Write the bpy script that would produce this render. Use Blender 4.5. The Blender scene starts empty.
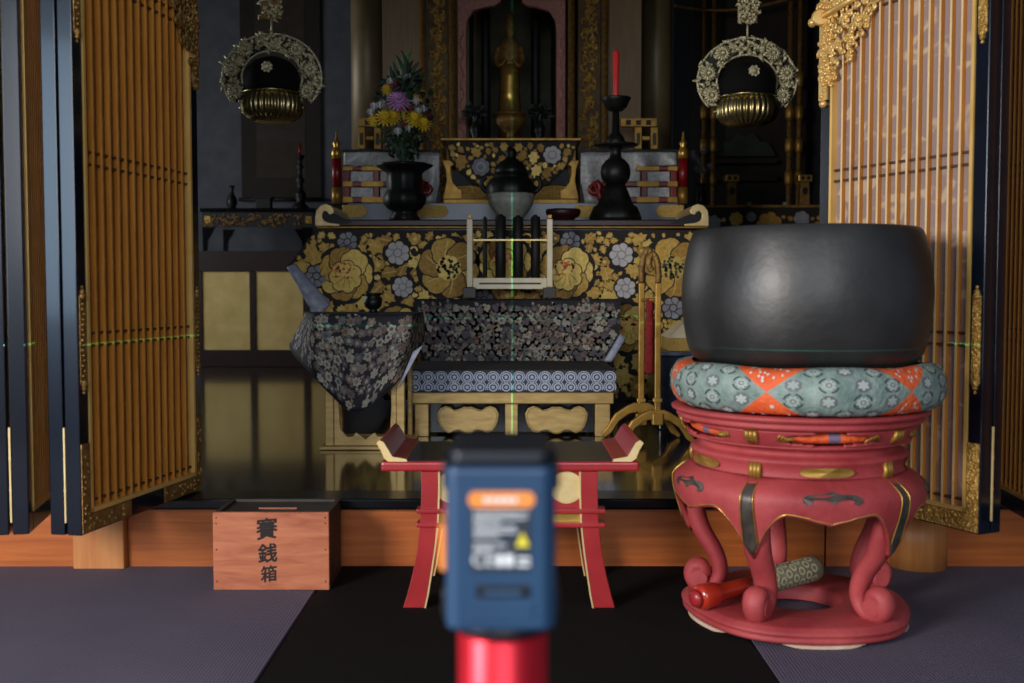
import bpy, math, random
from mathutils import Vector, Matrix
PI = math.pi
random.seed(7)
S = bpy.context.scene
COL = S.collection
# ---------------------------------------------------------------- camera mapping (photo pixel + distance -> metres)
F = 1060.0; H = 0.80; TH = math.atan(51.5 / F)
def at(px, py, Y):
    a = (px - 512) / F; b = (341.5 - py) / F
    dy = math.cos(TH) + b * math.sin(TH); dz = -math.sin(TH) + b * math.cos(TH)
    t = Y / dy
    return Vector((a * t, Y, H + dz * t))
def X(px, Y, py=290): return at(px, py, Y).x
def Z(py, Y): return at(512, py, Y).z
def FLY(py, z): return (H - z) / math.tan(math.atan((py - 341.5) / F) + TH)   # distance at which a level z shows at row py
def PX(Y): return Y / F          # metres in one pixel at distance Y
ZR = 0.196                       # raised floor level

# ---------------------------------------------------------------- materials
def lin(c):
    o = []
    for v in c[:3]:
        v /= 255.0
        o.append(v / 12.92 if v <= 0.04045 else ((v + 0.055) / 1.055) ** 2.4)
    return (o[0], o[1], o[2], 1)
MATS = {}
def mat(name, c1, c2=None, rough=.5, metal=0., scale=12., stretch=(1, 1, 1), bump=0., bscale=None, coat=0.,
        spec=.5, detail=4., trans=0., emit=None, contrast=(.3, .7), bstretch=None, dist=0., sheen=0.):
    if name in MATS: return MATS[name]
    m = bpy.data.materials.new(name); m.use_nodes = True
    nt = m.node_tree; N = nt.nodes; L = nt.links
    b = N['Principled BSDF']
    tc = N.new('ShaderNodeTexCoord'); mp = N.new('ShaderNodeMapping'); mp.inputs['Scale'].default_value = stretch
    L.new(tc.outputs['Object'], mp.inputs['Vector'])
    nz = N.new('ShaderNodeTexNoise'); nz.inputs['Scale'].default_value = scale; nz.inputs['Detail'].default_value = detail
    nz.inputs['Distortion'].default_value = dist
    L.new(mp.outputs['Vector'], nz.inputs['Vector'])
    rp = N.new('ShaderNodeValToRGB')
    rp.color_ramp.elements[0].position = contrast[0]; rp.color_ramp.elements[1].position = contrast[1]
    if c2 is None: c2 = tuple(min(255, v * 1.18 + 2) for v in c1)
    rp.color_ramp.elements[0].color = lin(c1); rp.color_ramp.elements[1].color = lin(c2)
    L.new(nz.outputs['Fac'], rp.inputs['Fac']); L.new(rp.outputs['Color'], b.inputs['Base Color'])
    b.inputs['Roughness'].default_value = rough; b.inputs['Metallic'].default_value = metal
    b.inputs['Specular IOR Level'].default_value = spec
    if coat: b.inputs['Coat Weight'].default_value = coat; b.inputs['Coat Roughness'].default_value = .08
    if sheen: b.inputs['Sheen Weight'].default_value = sheen
    if trans:
        b.inputs['Transmission Weight'].default_value = trans
    if emit: b.inputs['Emission Color'].default_value = lin(emit); b.inputs['Emission Strength'].default_value = 1
    if bump:
        n2 = N.new('ShaderNodeTexNoise'); n2.inputs['Scale'].default_value = bscale or scale * 3
        mp2 = N.new('ShaderNodeMapping'); mp2.inputs['Scale'].default_value = bstretch or stretch
        L.new(tc.outputs['Object'], mp2.inputs['Vector']); L.new(mp2.outputs['Vector'], n2.inputs['Vector'])
        bp = N.new('ShaderNodeBump'); bp.inputs['Strength'].default_value = bump; bp.inputs['Distance'].default_value = .01
        L.new(n2.outputs['Fac'], bp.inputs['Height']); L.new(bp.outputs['Normal'], b.inputs['Normal'])
    MATS[name] = m
    return m
def mat_ribbed(name, c1, c2, period, rough=.8):
    m = mat(name, c1, c2, rough=rough, scale=3, contrast=(.2, .8)); nt = m.node_tree; N = nt.nodes; L = nt.links
    b = N['Principled BSDF']; tc = [n for n in N if n.type == 'TEX_COORD'][0]
    wv = N.new('ShaderNodeTexWave'); wv.bands_direction = 'X'; wv.inputs['Scale'].default_value = 1 / period / 3.18
    wv.inputs['Distortion'].default_value = .3; wv.inputs['Detail'].default_value = 1
    L.new(tc.outputs['Object'], wv.inputs['Vector'])
    src = b.inputs['Base Color'].links[0].from_socket
    mx = N.new('ShaderNodeMix'); mx.data_type = 'RGBA'; mx.blend_type = 'MULTIPLY'; mx.inputs[0].default_value = .38
    L.new(src, mx.inputs[6]); L.new(wv.outputs['Color'], mx.inputs[7]); L.new(mx.outputs[2], b.inputs['Base Color'])
    bp = N.new('ShaderNodeBump'); bp.inputs['Strength'].default_value = .5; bp.inputs['Distance'].default_value = .002
    L.new(wv.outputs['Fac'], bp.inputs['Height']); L.new(bp.outputs['Normal'], b.inputs['Normal'])
    return m

M = {}
def defm(k, *a, **kw): M[k] = mat(k, *a, **kw)
defm('black_lacquer', (7, 8, 11), (12, 14, 18), rough=.2, scale=6, coat=0., spec=.4)
defm('door_black', (8, 14, 24), (13, 21, 34), rough=.22, scale=6, coat=.4)
defm('matt_black', (12, 12, 12), (20, 19, 18), rough=.6)
defm('gilt', (196, 150, 66), (226, 184, 98), rough=.34, metal=.75, scale=30)
defm('gilt_pale', (222, 192, 128), (238, 212, 155), rough=.4, metal=.35, scale=30)
defm('gilt_dull', (150, 112, 46), (184, 142, 66), rough=.45, metal=.6, scale=25)
defm('gilt_dark', (112, 82, 40), (164, 124, 64), rough=.5, metal=.45, scale=40, bump=.5)
defm('gilt_carved', (176, 132, 62), (222, 180, 98), rough=.38, metal=.6, scale=60, bump=1., bscale=130)
defm('gold_leaf_wood', (174, 142, 84), (206, 174, 112), rough=.42, metal=.4, scale=14, stretch=(1, 1, 4))
defm('slat_wood', (172, 104, 28), (202, 130, 46), rough=.5, scale=20, stretch=(1, 1, .2))
defm('slat_face', (236, 194, 138), (246, 212, 160), rough=.4, metal=.2, scale=20)
defm('riser_wood', (164, 82, 30), (194, 106, 44), rough=.42, scale=5, stretch=(.6, 3, 14), detail=6, dist=.6)
defm('post_wood', (184, 112, 56), (200, 132, 74), rough=.45, scale=6, stretch=(8, 8, .6))
defm('floor_wood', (26, 18, 11), (52, 37, 20), rough=.14, scale=3, stretch=(.8, 9, 1), detail=6, coat=.6)
defm('base_floor', (24, 19, 16), (34, 27, 22), rough=.7)
defm('dark_wood', (40, 27, 22), (54, 37, 30), rough=.45, scale=8, stretch=(1, 1, 8))
defm('brown_wood', (116, 94, 62), (134, 110, 76), rough=.5, scale=8, stretch=(8, 8, .5))
defm('plaster', (78, 82, 88), (92, 96, 102), rough=.9, scale=8)
defm('gold_paper', (206, 180, 106), (226, 202, 132), rough=.6, metal=.1, scale=9, detail=8)
defm('box_wood', (156, 80, 48), (194, 116, 78), rough=.6, scale=4, stretch=(1.5, 1, 9), detail=6, dist=1.2)
defm('box_dark', (44, 36, 30), (62, 52, 44), rough=.6)
defm('ink', (26, 18, 16), (36, 26, 22), rough=.8)
defm('red_lacquer', (150, 32, 36), (170, 44, 46), rough=.35, scale=10, coat=.2)
defm('stand_red', (148, 44, 48), (186, 76, 76), rough=.6, scale=7, detail=8, bump=.15, bscale=60)
defm('stand_bare', (190, 160, 135), (214, 190, 168), rough=.8, scale=30)
defm('dark_red', (112, 12, 16), (140, 24, 26), rough=.35)
defm('bronze_bowl', (60, 59, 58), (88, 86, 84), rough=.43, metal=.75, scale=5, detail=10, bump=.06, bscale=50, contrast=(.35, .75))
defm('dark_bronze', (20, 21, 20), (32, 33, 30), rough=.45, metal=.4, scale=30)
defm('brass', (150, 134, 92), (186, 170, 122), rough=.3, metal=.95, scale=20)
defm('pewter_gilt', (176, 168, 130), (224, 214, 176), rough=.45, metal=.45, scale=70, bump=.6, bscale=120)
defm('silver_cloth', (150, 150, 150), (196, 196, 194), rough=.5, metal=.2, scale=60, detail=6, bump=.4, bscale=24)
defm('navy_cloth', (20, 20, 28), (32, 31, 40), rough=.75, scale=40)
defm('ground_cloth', (22, 16, 14), (34, 26, 20), rough=.7, scale=40)
defm('lining', (148, 154, 176), (178, 184, 202), rough=.4, scale=14, stretch=(1, 1, 3), bump=.5, bscale=12)
defm('emb_gold', (190, 144, 50), (222, 182, 88), rough=.5, metal=.2, scale=60, bump=.3, bscale=200)
defm('emb_gold2', (158, 116, 40), (196, 152, 66), rough=.5, metal=.2, scale=60, bump=.3, bscale=200)
defm('emb_gold3', (190, 156, 66), (214, 184, 96), rough=.45, metal=.35, scale=60)
defm('emb_line', (214, 178, 96), (224, 192, 120), rough=.5, metal=.3)
defm('emb_white', (196, 190, 188), (220, 214, 210), rough=.6)
defm('emb_grey', (126, 124, 134), (158, 156, 164), rough=.6)
defm('emb_orange', (214, 96, 44), (234, 128, 70), rough=.6)
defm('emb_green', (46, 52, 30), (70, 76, 46), rough=.6)
for i, c in enumerate([(112, 104, 94), (134, 130, 118), (98, 80, 70), (120, 98, 84), (86, 92, 88), (150, 142, 126), (72, 66, 72)]):
    defm('fl%d' % i, c, tuple(v * 1.2 for v in c), rough=.6, scale=80)
defm('pad_blue', (44, 54, 78), (58, 68, 94), rough=.7, scale=60)
defm('pad_ring', (172, 182, 202), (192, 200, 216), rough=.7, scale=60)
defm('pad_top', (44, 44, 44), (56, 55, 54), rough=.7, scale=60)
defm('teal_brocade', (98, 120, 112), (150, 166, 156), rough=.6, scale=26, detail=6, bump=.4, bscale=90)
defm('orange_brocade', (222, 84, 34), (240, 108, 56), rough=.65, scale=30, bump=.4, bscale=90)
defm('cream_thread', (206, 196, 186), (228, 216, 206), rough=.7)
defm('dark_thread', (52, 62, 60), (66, 74, 72), rough=.7)
defm('grey_silk', (92, 92, 96), (120, 118, 120), rough=.6, scale=40)
defm('purple_silk', (110, 92, 116), (130, 112, 134), rough=.6)
defm('ivory', (240, 224, 184), (250, 238, 206), rough=.45, scale=20)
defm('device_blue', (34, 62, 94), (40, 72, 104), rough=.38, scale=10)
defm('device_dark', (20, 24, 32), (30, 34, 42), rough=.4)
defm('device_window', (120, 58, 42), (146, 76, 56), rough=.6, spec=.2)  # brown-red reflection on top of the level put into this colour
defm('device_orange', (236, 140, 58), (246, 158, 84), rough=.4)
defm('device_sticker', (34, 44, 58), (40, 50, 64), rough=.5)
defm('print_white', (226, 228, 230), (236, 238, 240), rough=.5)
defm('print_yellow', (226, 206, 40), (236, 218, 60), rough=.5)
defm('red_metal', (186, 20, 36), (204, 30, 48), rough=.36, metal=.55, scale=10)
defm('red_wax', (206, 40, 40), (222, 60, 56), rough=.45)
defm('leaf', (22, 50, 26), (44, 82, 40), rough=.6, scale=40)
defm('leaf_light', (66, 112, 50), (104, 150, 76), rough=.5, scale=30)
defm('leaf_dark', (14, 24, 16), (24, 38, 26), rough=.6, scale=40)
defm('yellow_petal', (208, 168, 22), (228, 192, 40), rough=.6)
defm('pink_petal', (176, 112, 178), (206, 150, 206), rough=.6)
defm('white_petal', (196, 200, 204), (220, 222, 224), rough=.6)
defm('red_petal', (130, 22, 38), (160, 36, 50), rough=.6)
defm('celadon', (126, 128, 118), (158, 160, 148), rough=.4, scale=30)
defm('pink_gilt', (176, 118, 108), (208, 150, 132), rough=.5, metal=.3, scale=60, bump=.6)
defm('scroll_silk', (30, 26, 20), (40, 34, 26), rough=.8, scale=20)
defm('scroll_paper', (46, 38, 28), (58, 48, 36), rough=.8, scale=10)
defm('slate_lacquer', (72, 82, 106), (92, 102, 126), rough=.3, scale=10)
defm('tatami_dark', (13, 10, 9), (20, 16, 15), rough=.95, scale=60, spec=.15)
M['mat_purple'] = mat_ribbed('mat_purple', (92, 86, 104), (108, 100, 116), .0075)
# sheer cloth with woven cloud marks, lets daylight through
def gauze(name, base, mark):
    m = mat(name, base, mark, rough=.38, scale=9, contrast=(.56, .66), detail=2, dist=1.4, stretch=(1, 1, 1.5)); nt = m.node_tree; N = nt.nodes; L = nt.links
    b = N['Principled BSDF']; out = N['Material Output']
    tr = N.new('ShaderNodeBsdfTranslucent'); L.new(b.inputs['Base Color'].links[0].from_socket, tr.inputs['Color'])
    mx = N.new('ShaderNodeMixShader'); mx.inputs[0].default_value = .3
    L.new(b.outputs[0], mx.inputs[1]); L.new(tr.outputs[0], mx.inputs[2]); L.new(mx.outputs[0], out.inputs['Surface'])
    return m
M['gauze'] = gauze('gauze', (178, 156, 150), (224, 202, 178))
defm('slat_face_shaded', (190, 126, 52), (214, 152, 76), rough=.45, metal=.2, scale=20)  # darker copy of slat_face, weaker light on these leaves put into the colour
M['gauze_backlit'] = gauze('gauze_backlit', (150, 92, 26), (172, 112, 40))  # same gauze, amber glow of daylight through it put into the colour

# ---------------------------------------------------------------- mesh builder (world coordinates)
class MB:
    def __init__(s): s.v = []; s.f = []; s.mi = []; s.sm = []
    def add(s, vs, fs, mi=0, smooth=False):
        o = len(s.v); s.v += [Vector(p) for p in vs]
        for k, f in enumerate(fs):
            s.f.append([i + o for i in f]); s.mi.append(mi[k] if isinstance(mi, list) else mi); s.sm.append(smooth)
        return s
    def box(s, x0, x1, y0, y1, z0, z1, mi=0):
        vs = [(x, y, z) for z in (z0, z1) for y in (y0, y1) for x in (x0, x1)]
        return s.add(vs, [(0, 2, 3, 1), (4, 5, 7, 6), (0, 1, 5, 4), (2, 6, 7, 3), (0, 4, 6, 2), (1, 3, 7, 5)], mi)
    def hexa(s, b, t, mi=0):        # bottom quad, top quad (same winding)
        return s.add(list(b) + list(t), [(3, 2, 1, 0), (4, 5, 6, 7), (0, 1, 5, 4), (1, 2, 6, 5), (2, 3, 7, 6), (3, 0, 4, 7)], mi)
    def lathe(s, prof, c=(0, 0, 0), n=28, mi=0, smooth=True, rf=None, caps=True, R=None):
        c = Vector(c); vs = []; fs = []
        for r, z in prof:
            for k in range(n):
                a = 2 * PI * k / n; q = r * (rf(a, z) if rf else 1)
                p = Vector((q * math.cos(a), q * math.sin(a), z))
                vs.append(c + (R @ p if R else p))
        m_ = len(prof)
        for j in range(m_ - 1):
            for k in range(n):
                k2 = (k + 1) % n
                fs.append((j * n + k, j * n + k2, (j + 1) * n + k2, (j + 1) * n + k))
        s.add(vs, fs, mi, smooth)
        if caps:
            o = len(s.v) - len(vs)
            s.f.append([o + k for k in range(n)][::-1]); s.f.append([o + (m_ - 1) * n + k for k in range(n)])
            s.mi += [mi, mi]; s.sm += [False, False]
        return s
    def tube(s, pts, r, n=8, mi=0, closed=False, flat=1., up=None):
        pts = [Vector(p) for p in pts]; m_ = len(pts)
        rs = r if isinstance(r, (list, tuple)) else [r] * m_
        vs = []; fs = []; ref = Vector(up) if up else None
        for i, p in enumerate(pts):
            if closed: t = pts[(i + 1) % m_] - pts[i - 1]
            else: t = pts[min(i + 1, m_ - 1)] - pts[max(i - 1, 0)]
            t.normalize()
            if ref is None: ref = Vector((0, 0, 1)) if abs(t.z) < .9 else Vector((0, 1, 0))
            a = ref - t * ref.dot(t)
            if a.length < 1e-5: a = t.orthogonal()
            a.normalize(); b = t.cross(a)
            if up is None: ref = a
            for k in range(n):
                q = 2 * PI * (k + .5) / n
                vs.append(p + (a * math.cos(q) * flat + b * math.sin(q)) * rs[i])
        rng = m_ if closed else m_ - 1
        for i in range(rng):
            j = (i + 1) % m_
            for k in range(n):
                k2 = (k + 1) % n
                fs.append((i * n + k, i * n + k2, j * n + k2, j * n + k))
        o = len(s.v); s.add(vs, fs, mi, n > 4)
        if not closed:
            s.f.append([o + k for k in range(n)][::-1]); s.f.append([o + (m_ - 1) * n + k for k in range(n)])
            s.mi += [mi, mi]; s.sm += [False, False]
        return s
    def cyl(s, a, b, r, n=16, mi=0): return s.tube([a, b], r, n, mi)
    def ball(s, c, r, n=10, mi=0, sc=(1, 1, 1)):
        prof = [(math.sin(PI * i / n) * 1.0, -math.cos(PI * i / n)) for i in range(n + 1)]
        prof[0] = (1e-4, -1); prof[-1] = (1e-4, 1)
        c = Vector(c); n2 = n + 4; vs = []; fs = []
        for q, z in prof:
            for k in range(n2):
                a = 2 * PI * k / n2; vs.append(c + Vector((r * q * math.cos(a) * sc[0], r * q * math.sin(a) * sc[1], r * z * sc[2])))
        for j in range(n):
            for k in range(n2):
                k2 = (k + 1) % n2; fs.append((j * n2 + k, j * n2 + k2, (j + 1) * n2 + k2, (j + 1) * n2 + k))
        return s.add(vs, fs, mi, True)
    def prism(s, poly, fn, d0, d1, mi=0, smooth=False):   # poly of (u, v); fn(u, v, d) -> point
        n = len(poly)
        vs = [fn(u, v, d0) for u, v in poly] + [fn(u, v, d1) for u, v in poly]
        fs = [list(range(n))[::-1], list(range(n, 2 * n))] + [(i, (i + 1) % n, n + (i + 1) % n, n + i) for i in range(n)]
        return s.add(vs, fs, mi, smooth)
    def grid(s, fn, nu, nv, mi=0, smooth=True, keep=None):
        vs = [fn(i / nu, j / nv) for j in range(nv + 1) for i in range(nu + 1)]; fs = []; ms = []
        for j in range(nv):
            for i in range(nu):
                if keep and not keep((i + .5) / nu, (j + .5) / nv): continue
                o = j * (nu + 1) + i; fs.append((o, o + 1, o + nu + 2, o + nu + 1))
        return s.add(vs, fs, mi, smooth)
    def fan(s, poly, fn, lift, mi=0):          # a small raised patch that follows a surface fn(u, v, lift)
        cu = sum(p[0] for p in poly) / len(poly); cv = sum(p[1] for p in poly) / len(poly)
        n = len(poly); vs = [fn(cu, cv, lift)] + [fn(u, v, lift) for u, v in poly]
        return s.add(vs, [(0, 1 + i, 1 + (i + 1) % n) for i in range(n)], mi)
    def build(s, name, mats, parent=None, bevel=0., seg=2, solid=0., sub=0, label=None, fix=True, origin=None):
        me = bpy.data.meshes.new(name)
        if parent is not None: base = Vector(parent['_w'])
        elif origin is not None: base = Vector(origin)
        else:
            xs = [p.x for p in s.v]; ys = [p.y for p in s.v]; zs = [p.z for p in s.v]
            base = Vector(((min(xs) + max(xs)) / 2, (min(ys) + max(ys)) / 2, min(zs)))
        me.from_pydata([tuple(p - base) for p in s.v], [], s.f)
        if not isinstance(mats, (list, tuple)): mats = [mats]
        for m_ in mats: me.materials.append(M[m_] if isinstance(m_, str) else m_)
        me.polygons.foreach_set('material_index', s.mi); me.polygons.foreach_set('use_smooth', s.sm)
        me.update()
        if fix:
            import bmesh
            bm = bmesh.new(); bm.from_mesh(me); bmesh.ops.recalc_face_normals(bm, faces=bm.faces); bm.to_mesh(me); bm.free()
        o = bpy.data.objects.new(name, me); COL.objects.link(o)
        if parent is not None: o.parent = parent
        else: o.location = base
        o['_w'] = base[:]
        if label: o['label'] = label
        if sub:
            md = o.modifiers.new('sub', 'SUBSURF'); md.levels = sub; md.render_levels = sub
        if solid:
            md = o.modifiers.new('thick', 'SOLIDIFY'); md.thickness = solid; md.offset = 0
        if bevel:
            md = o.modifiers.new('bev', 'BEVEL'); md.width = bevel; md.segments = seg; md.limit_method = 'ANGLE'; md.angle_limit = .7
        return o
def tag(o, label, cat, group=None, kind=None):
    o['label'] = label; o['category'] = cat
    if group: o['group'] = group
    if kind: o['kind'] = kind
    return o
def thing(name, label, cat, loc, group=None):
    o = bpy.data.objects.new(name, None); COL.objects.link(o); o.location = loc; o['_w'] = tuple(loc); o.empty_display_size = .05
    return tag(o, label, cat, group)
def struct(o): o['kind'] = 'structure'; return o
def kids(o): return [c for c in bpy.data.objects if c.parent == o]
def copy_tree(o, d, label):
    c = o.copy(); COL.objects.link(c); c.location = o.location + Vector(d); c['label'] = label
    for k in kids(o):
        k2 = k.copy(); COL.objects.link(k2); k2.parent = c
        for g in kids(k):
            g2 = g.copy(); COL.objects.link(g2); g2.parent = k2
    return c
# 2D outlines
def flower(cx, cy, r, n=6, dip=.25, rot=0., steps=6, sq=1.):
    out = []
    for k in range(n * steps):
        a = 2 * PI * k / (n * steps)
        q = r * (1 - dip + dip * abs(math.sin(n * a / 2)) ** .6)
        out.append((cx + q * math.cos(a + rot), cy + q * sq * math.sin(a + rot)))
    return out
def leaf2d(cx, cy, r, rot):
    base = [(1, 0), (.62, .22), (.55, .5), (.15, .45), (-.1, .8), (-.4, .42), (-.75, .4), (-.7, 0), (-.75, -.4), (-.4, -.42), (-.1, -.8), (.15, -.45), (.55, -.5), (.62, -.22)]
    c, s_ = math.cos(rot), math.sin(rot)
    return [(cx + r * (u * c - v * s_), cy + r * (u * s_ + v * c)) for u, v in base]
def disc(cx, cy, r, n=12, sq=1.): return [(cx + r * math.cos(2 * PI * k / n), cy + r * sq * math.sin(2 * PI * k / n)) for k in range(n)]
def ring(mb, fn, cx, cy, r0, r1, lift, mi, n=18, sq=1., a0=0., a1=2 * PI):
    vs = []; closed = a1 - a0 > 6.2; m_ = n if closed else n + 1
    for k in range(m_):
        a = a0 + (a1 - a0) * k / n
        for r in (r0, r1): vs.append(fn(cx + r * math.cos(a), cy + r * sq * math.sin(a), lift))
    fs = [(2 * k, 2 * k + 1, (2 * k + 3) % (2 * m_), (2 * k + 2) % (2 * m_)) for k in range(n)]
    mb.add(vs, fs, mi)
def strip(mb, fn, pts, w, lift, mi):
    vs = []
    for i, (u, v) in enumerate(pts):
        a = pts[max(i - 1, 0)]; b = pts[min(i + 1, len(pts) - 1)]
        dx, dy = b[0] - a[0], b[1] - a[1]; l = math.hypot(dx, dy) or 1
        nx, ny = -dy / l * w / 2, dx / l * w / 2
        vs += [fn(u + nx, v + ny, lift), fn(u - nx, v - ny, lift)]
    mb.add(vs, [(2 * i, 2 * i + 1, 2 * i + 3, 2 * i + 2) for i in range(len(pts) - 1)], mi)
def smooth_path(pts, n=6):
    out = []; P = [Vector(p) for p in pts]
    for i in range(len(P) - 1):
        p0 = P[max(i - 1, 0)]; p1 = P[i]; p2 = P[i + 1]; p3 = P[min(i + 2, len(P) - 1)]
        for k in range(n):
            t = k / n
            out.append(.5 * ((2 * p1) + (p2 - p0) * t + (2 * p0 - 5 * p1 + 4 * p2 - p3) * t * t + (3 * p1 - p0 - 3 * p2 + p3) * t ** 3))
    out.append(P[-1]); return out
def text_mesh(body, size, extrude, bold=0.):
    cu = bpy.data.curves.new('txt', 'FONT'); cu.body = body; cu.size = size; cu.extrude = extrude; cu.offset = bold; cu.align_x = 'CENTER'; cu.align_y = 'CENTER'
    t = bpy.data.objects.new('txt', cu); COL.objects.link(t)
    dg = bpy.context.evaluated_depsgraph_get(); me = bpy.data.meshes.new_from_object(t.evaluated_get(dg))
    vs = [v.co.copy() for v in me.vertices]; fs = [list(p.vertices) for p in me.polygons]
    bpy.data.objects.remove(t); bpy.data.curves.remove(cu); bpy.data.meshes.remove(me)
    return vs, fs
# ================================================================ camera, world, lights
cam = bpy.data.cameras.new('camera'); cam.sensor_width = 36; cam.lens = F / 1024 * 36; cam.clip_start = .05
co = bpy.data.objects.new('camera', cam); COL.objects.link(co); co.location = (0, 0, H); co.rotation_euler = (PI / 2 - TH, 0, 0)
cam.dof.use_dof = True; cam.dof.focus_distance = 3.6; cam.dof.aperture_fstop = 3.6
S.camera = co
w = bpy.data.worlds.new('world'); S.world = w; w.use_nodes = True
bg = w.node_tree.nodes['Background']; bg.inputs[0].default_value = (.62, .75, 1, 1); bg.inputs[1].default_value = .22
vs_ = S.view_settings; vs_.view_transform = 'Standard'; vs_.look = 'None'; vs_.gamma = 1; vs_.use_curve_mapping = False; vs_.exposure = -.12
S.cycles.use_denoising = True
def area(name, loc, target, sx, sy, power, col):
    l = bpy.data.lights.new(name, 'AREA'); l.shape = 'RECTANGLE'; l.size = sx; l.size_y = sy; l.energy = power; l.color = col
    o = bpy.data.objects.new(name, l); COL.objects.link(o); o.location = loc
    o.rotation_euler = (Vector(target) - Vector(loc)).to_track_quat('-Z', 'Y').to_euler(); return o
area('daylight_side_window', (-2.45, -.55, 1.42), (.7, 2.6, .85), 1.0, 1.0, 150, (1, .95, .9))
area('daylight_entrance', (.3, -3.2, 1.9), (.1, 5.0, .9), 3.2, 1.8, 120, (.86, .93, 1))
area('daylight_inner_window', (-4.26, 6.6, 1.75), (0, 6.6, 1.2), 2.2, 1.3, 48, (.95, .97, 1))
area('daylight_left_opening', (-5.4, -1.2, 1.6), (-1.0, 2.5, 1.1), 2.6, 2.0, 70, (.5, .74, 1))
# green laser cross projected by the levelling instrument
ll = bpy.data.lights.new('laser_cross', 'POINT'); ll.shadow_soft_size = 0; ll.energy = 1; ll.use_nodes = True
lo = bpy.data.objects.new('laser_cross', ll); COL.objects.link(lo); lo.location = (0, .985, .668)
nt = ll.node_tree; N = nt.nodes; L = nt.links; em = N['Emission']
tcn = N.new('ShaderNodeTexCoord'); sx = N.new('ShaderNodeSeparateXYZ'); L.new(tcn.outputs['Normal'], sx.inputs[0])
def mnode(op, a, b=None):
    n = N.new('ShaderNodeMath'); n.operation = op
    for i, q in enumerate((a, b)):
        if q is None: continue
        if isinstance(q, (int, float)): n.inputs[i].default_value = q
        else: L.new(q, n.inputs[i])
    return n.outputs[0]
ha = mnode('LESS_THAN', mnode('ABSOLUTE', sx.outputs['Z']), .0011)
va = mnode('LESS_THAN', mnode('ABSOLUTE', sx.outputs['X']), .0011)
front = mnode('GREATER_THAN', sx.outputs['Y'], .2)
fac = mnode('MAXIMUM', ha, mnode('MULTIPLY', va, 1.6))
L.new(mnode('MULTIPLY', fac, 150), em.inputs['Strength']); em.inputs['Color'].default_value = (.12, 1, .62, 1)

# ================================================================ the setting
struct(MB().box(-4.2, 4.2, -3, 3.1, -.1, 0).build('floor', 'base_floor'))
struct(MB().box(-4.2, 4.2, 3.1, 9.3, 0, ZR).build('floor', 'floor_wood'))
# step up to the inner room: wooden riser with joints, posts and a lacquered sill
r = MB()
for x0, x1 in ((-4.2, -1.255), (-1.105, .9), (.905, 1.09), (1.25, 4.2)): r.box(x0, x1, 3.02, 3.098, 0, .174)
struct(r.build('trim_1', 'riser_wood', bevel=.002))
struct(MB().box(-4.2, 4.2, 2.985, 3.12, .1755, .207).build('trim_2', 'black_lacquer', bevel=.006))
struct(MB().box(-1.253, -1.107, 2.99, 3.11, 0, .1745).box(-1.253, -1.107, 2.97, 3.11, .208, 2.4).build('trim_3', 'post_wood', bevel=.004))
struct(MB().lathe([(.082, 0), (.082, .1745)], (1.17, 3.03, 0), 28).lathe([(.082, .208), (.082, 2.4)], (1.17, 3.03, 0), 28).build('trim_4', 'post_wood'))
struct(MB().box(-4.2, 4.2, 2.98, 3.16, 2.4, 2.62).build('trim_5', 'black_lacquer', bevel=.006))
struct(MB().box(-4.2, 4.2, 3.04, 3.12, 2.62, 3.5).build('wall_front', 'plaster'))
struct(MB().box(-4.2, -1.26, 3.05, 3.11, .208, 2.4).build('wall_front_left', 'dark_wood'))
struct(MB().box(1.26, 4.2, 3.05, 3.11, .208, 2.4).build('wall_front_right', 'dark_wood'))
struct(MB().box(-4.2, 4.2, 3.05, 9.3, 3.5, 3.6).build('ceiling', 'dark_wood'))
struct(MB().box(-4.2, 4.2, 9.2, 9.3, ZR, 3.5).build('wall_back', 'plaster'))
struct(MB().box(-4.3, -4.2, 3.05, 5.4, 0, 3.5).box(-4.3, -4.2, 7.8, 9.3, 0, 3.5).box(-4.3, -4.2, 5.4, 7.8, 0, 1.05).box(-4.3, -4.2, 5.4, 7.8, 2.45, 3.5).build('wall_left', 'dark_wood'))
struct(MB().box(4.2, 4.3, 3.05, 9.3, 0, 3.5).build('wall_right', 'dark_wood'))
# dark boarded wall closing the right bay, grey wall behind the left bay is wall_back
xr = X(672, 8.6)
struct(MB().box(xr, 4.2, 8.6, 8.66, ZR, 3.5).build('wall_right_bay', mat('bay_dark', (22, 25, 30), (30, 33, 38), rough=.7)))
# floor coverings
tag(MB().box(-4.15, -.522, -.6, 3.016, 0, .006).build('woven_mat', 'mat_purple', bevel=.002), 'grey-purple ribbed mat on the left, under the offertory box', 'mat', 'ribbed mats')
tag(MB().box(.546, 4.15, -.6, 3.016, 0, .006).build('woven_mat', 'mat_purple', bevel=.002), 'grey-purple ribbed mat on the right, beside the bowl stand', 'mat', 'ribbed mats')
tag(MB().box(-.514, .538, -.6, 3.016, 0, .007).build('carpet_runner', 'tatami_dark', bevel=.002), 'black carpet runner between the two purple mats', 'carpet')

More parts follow.
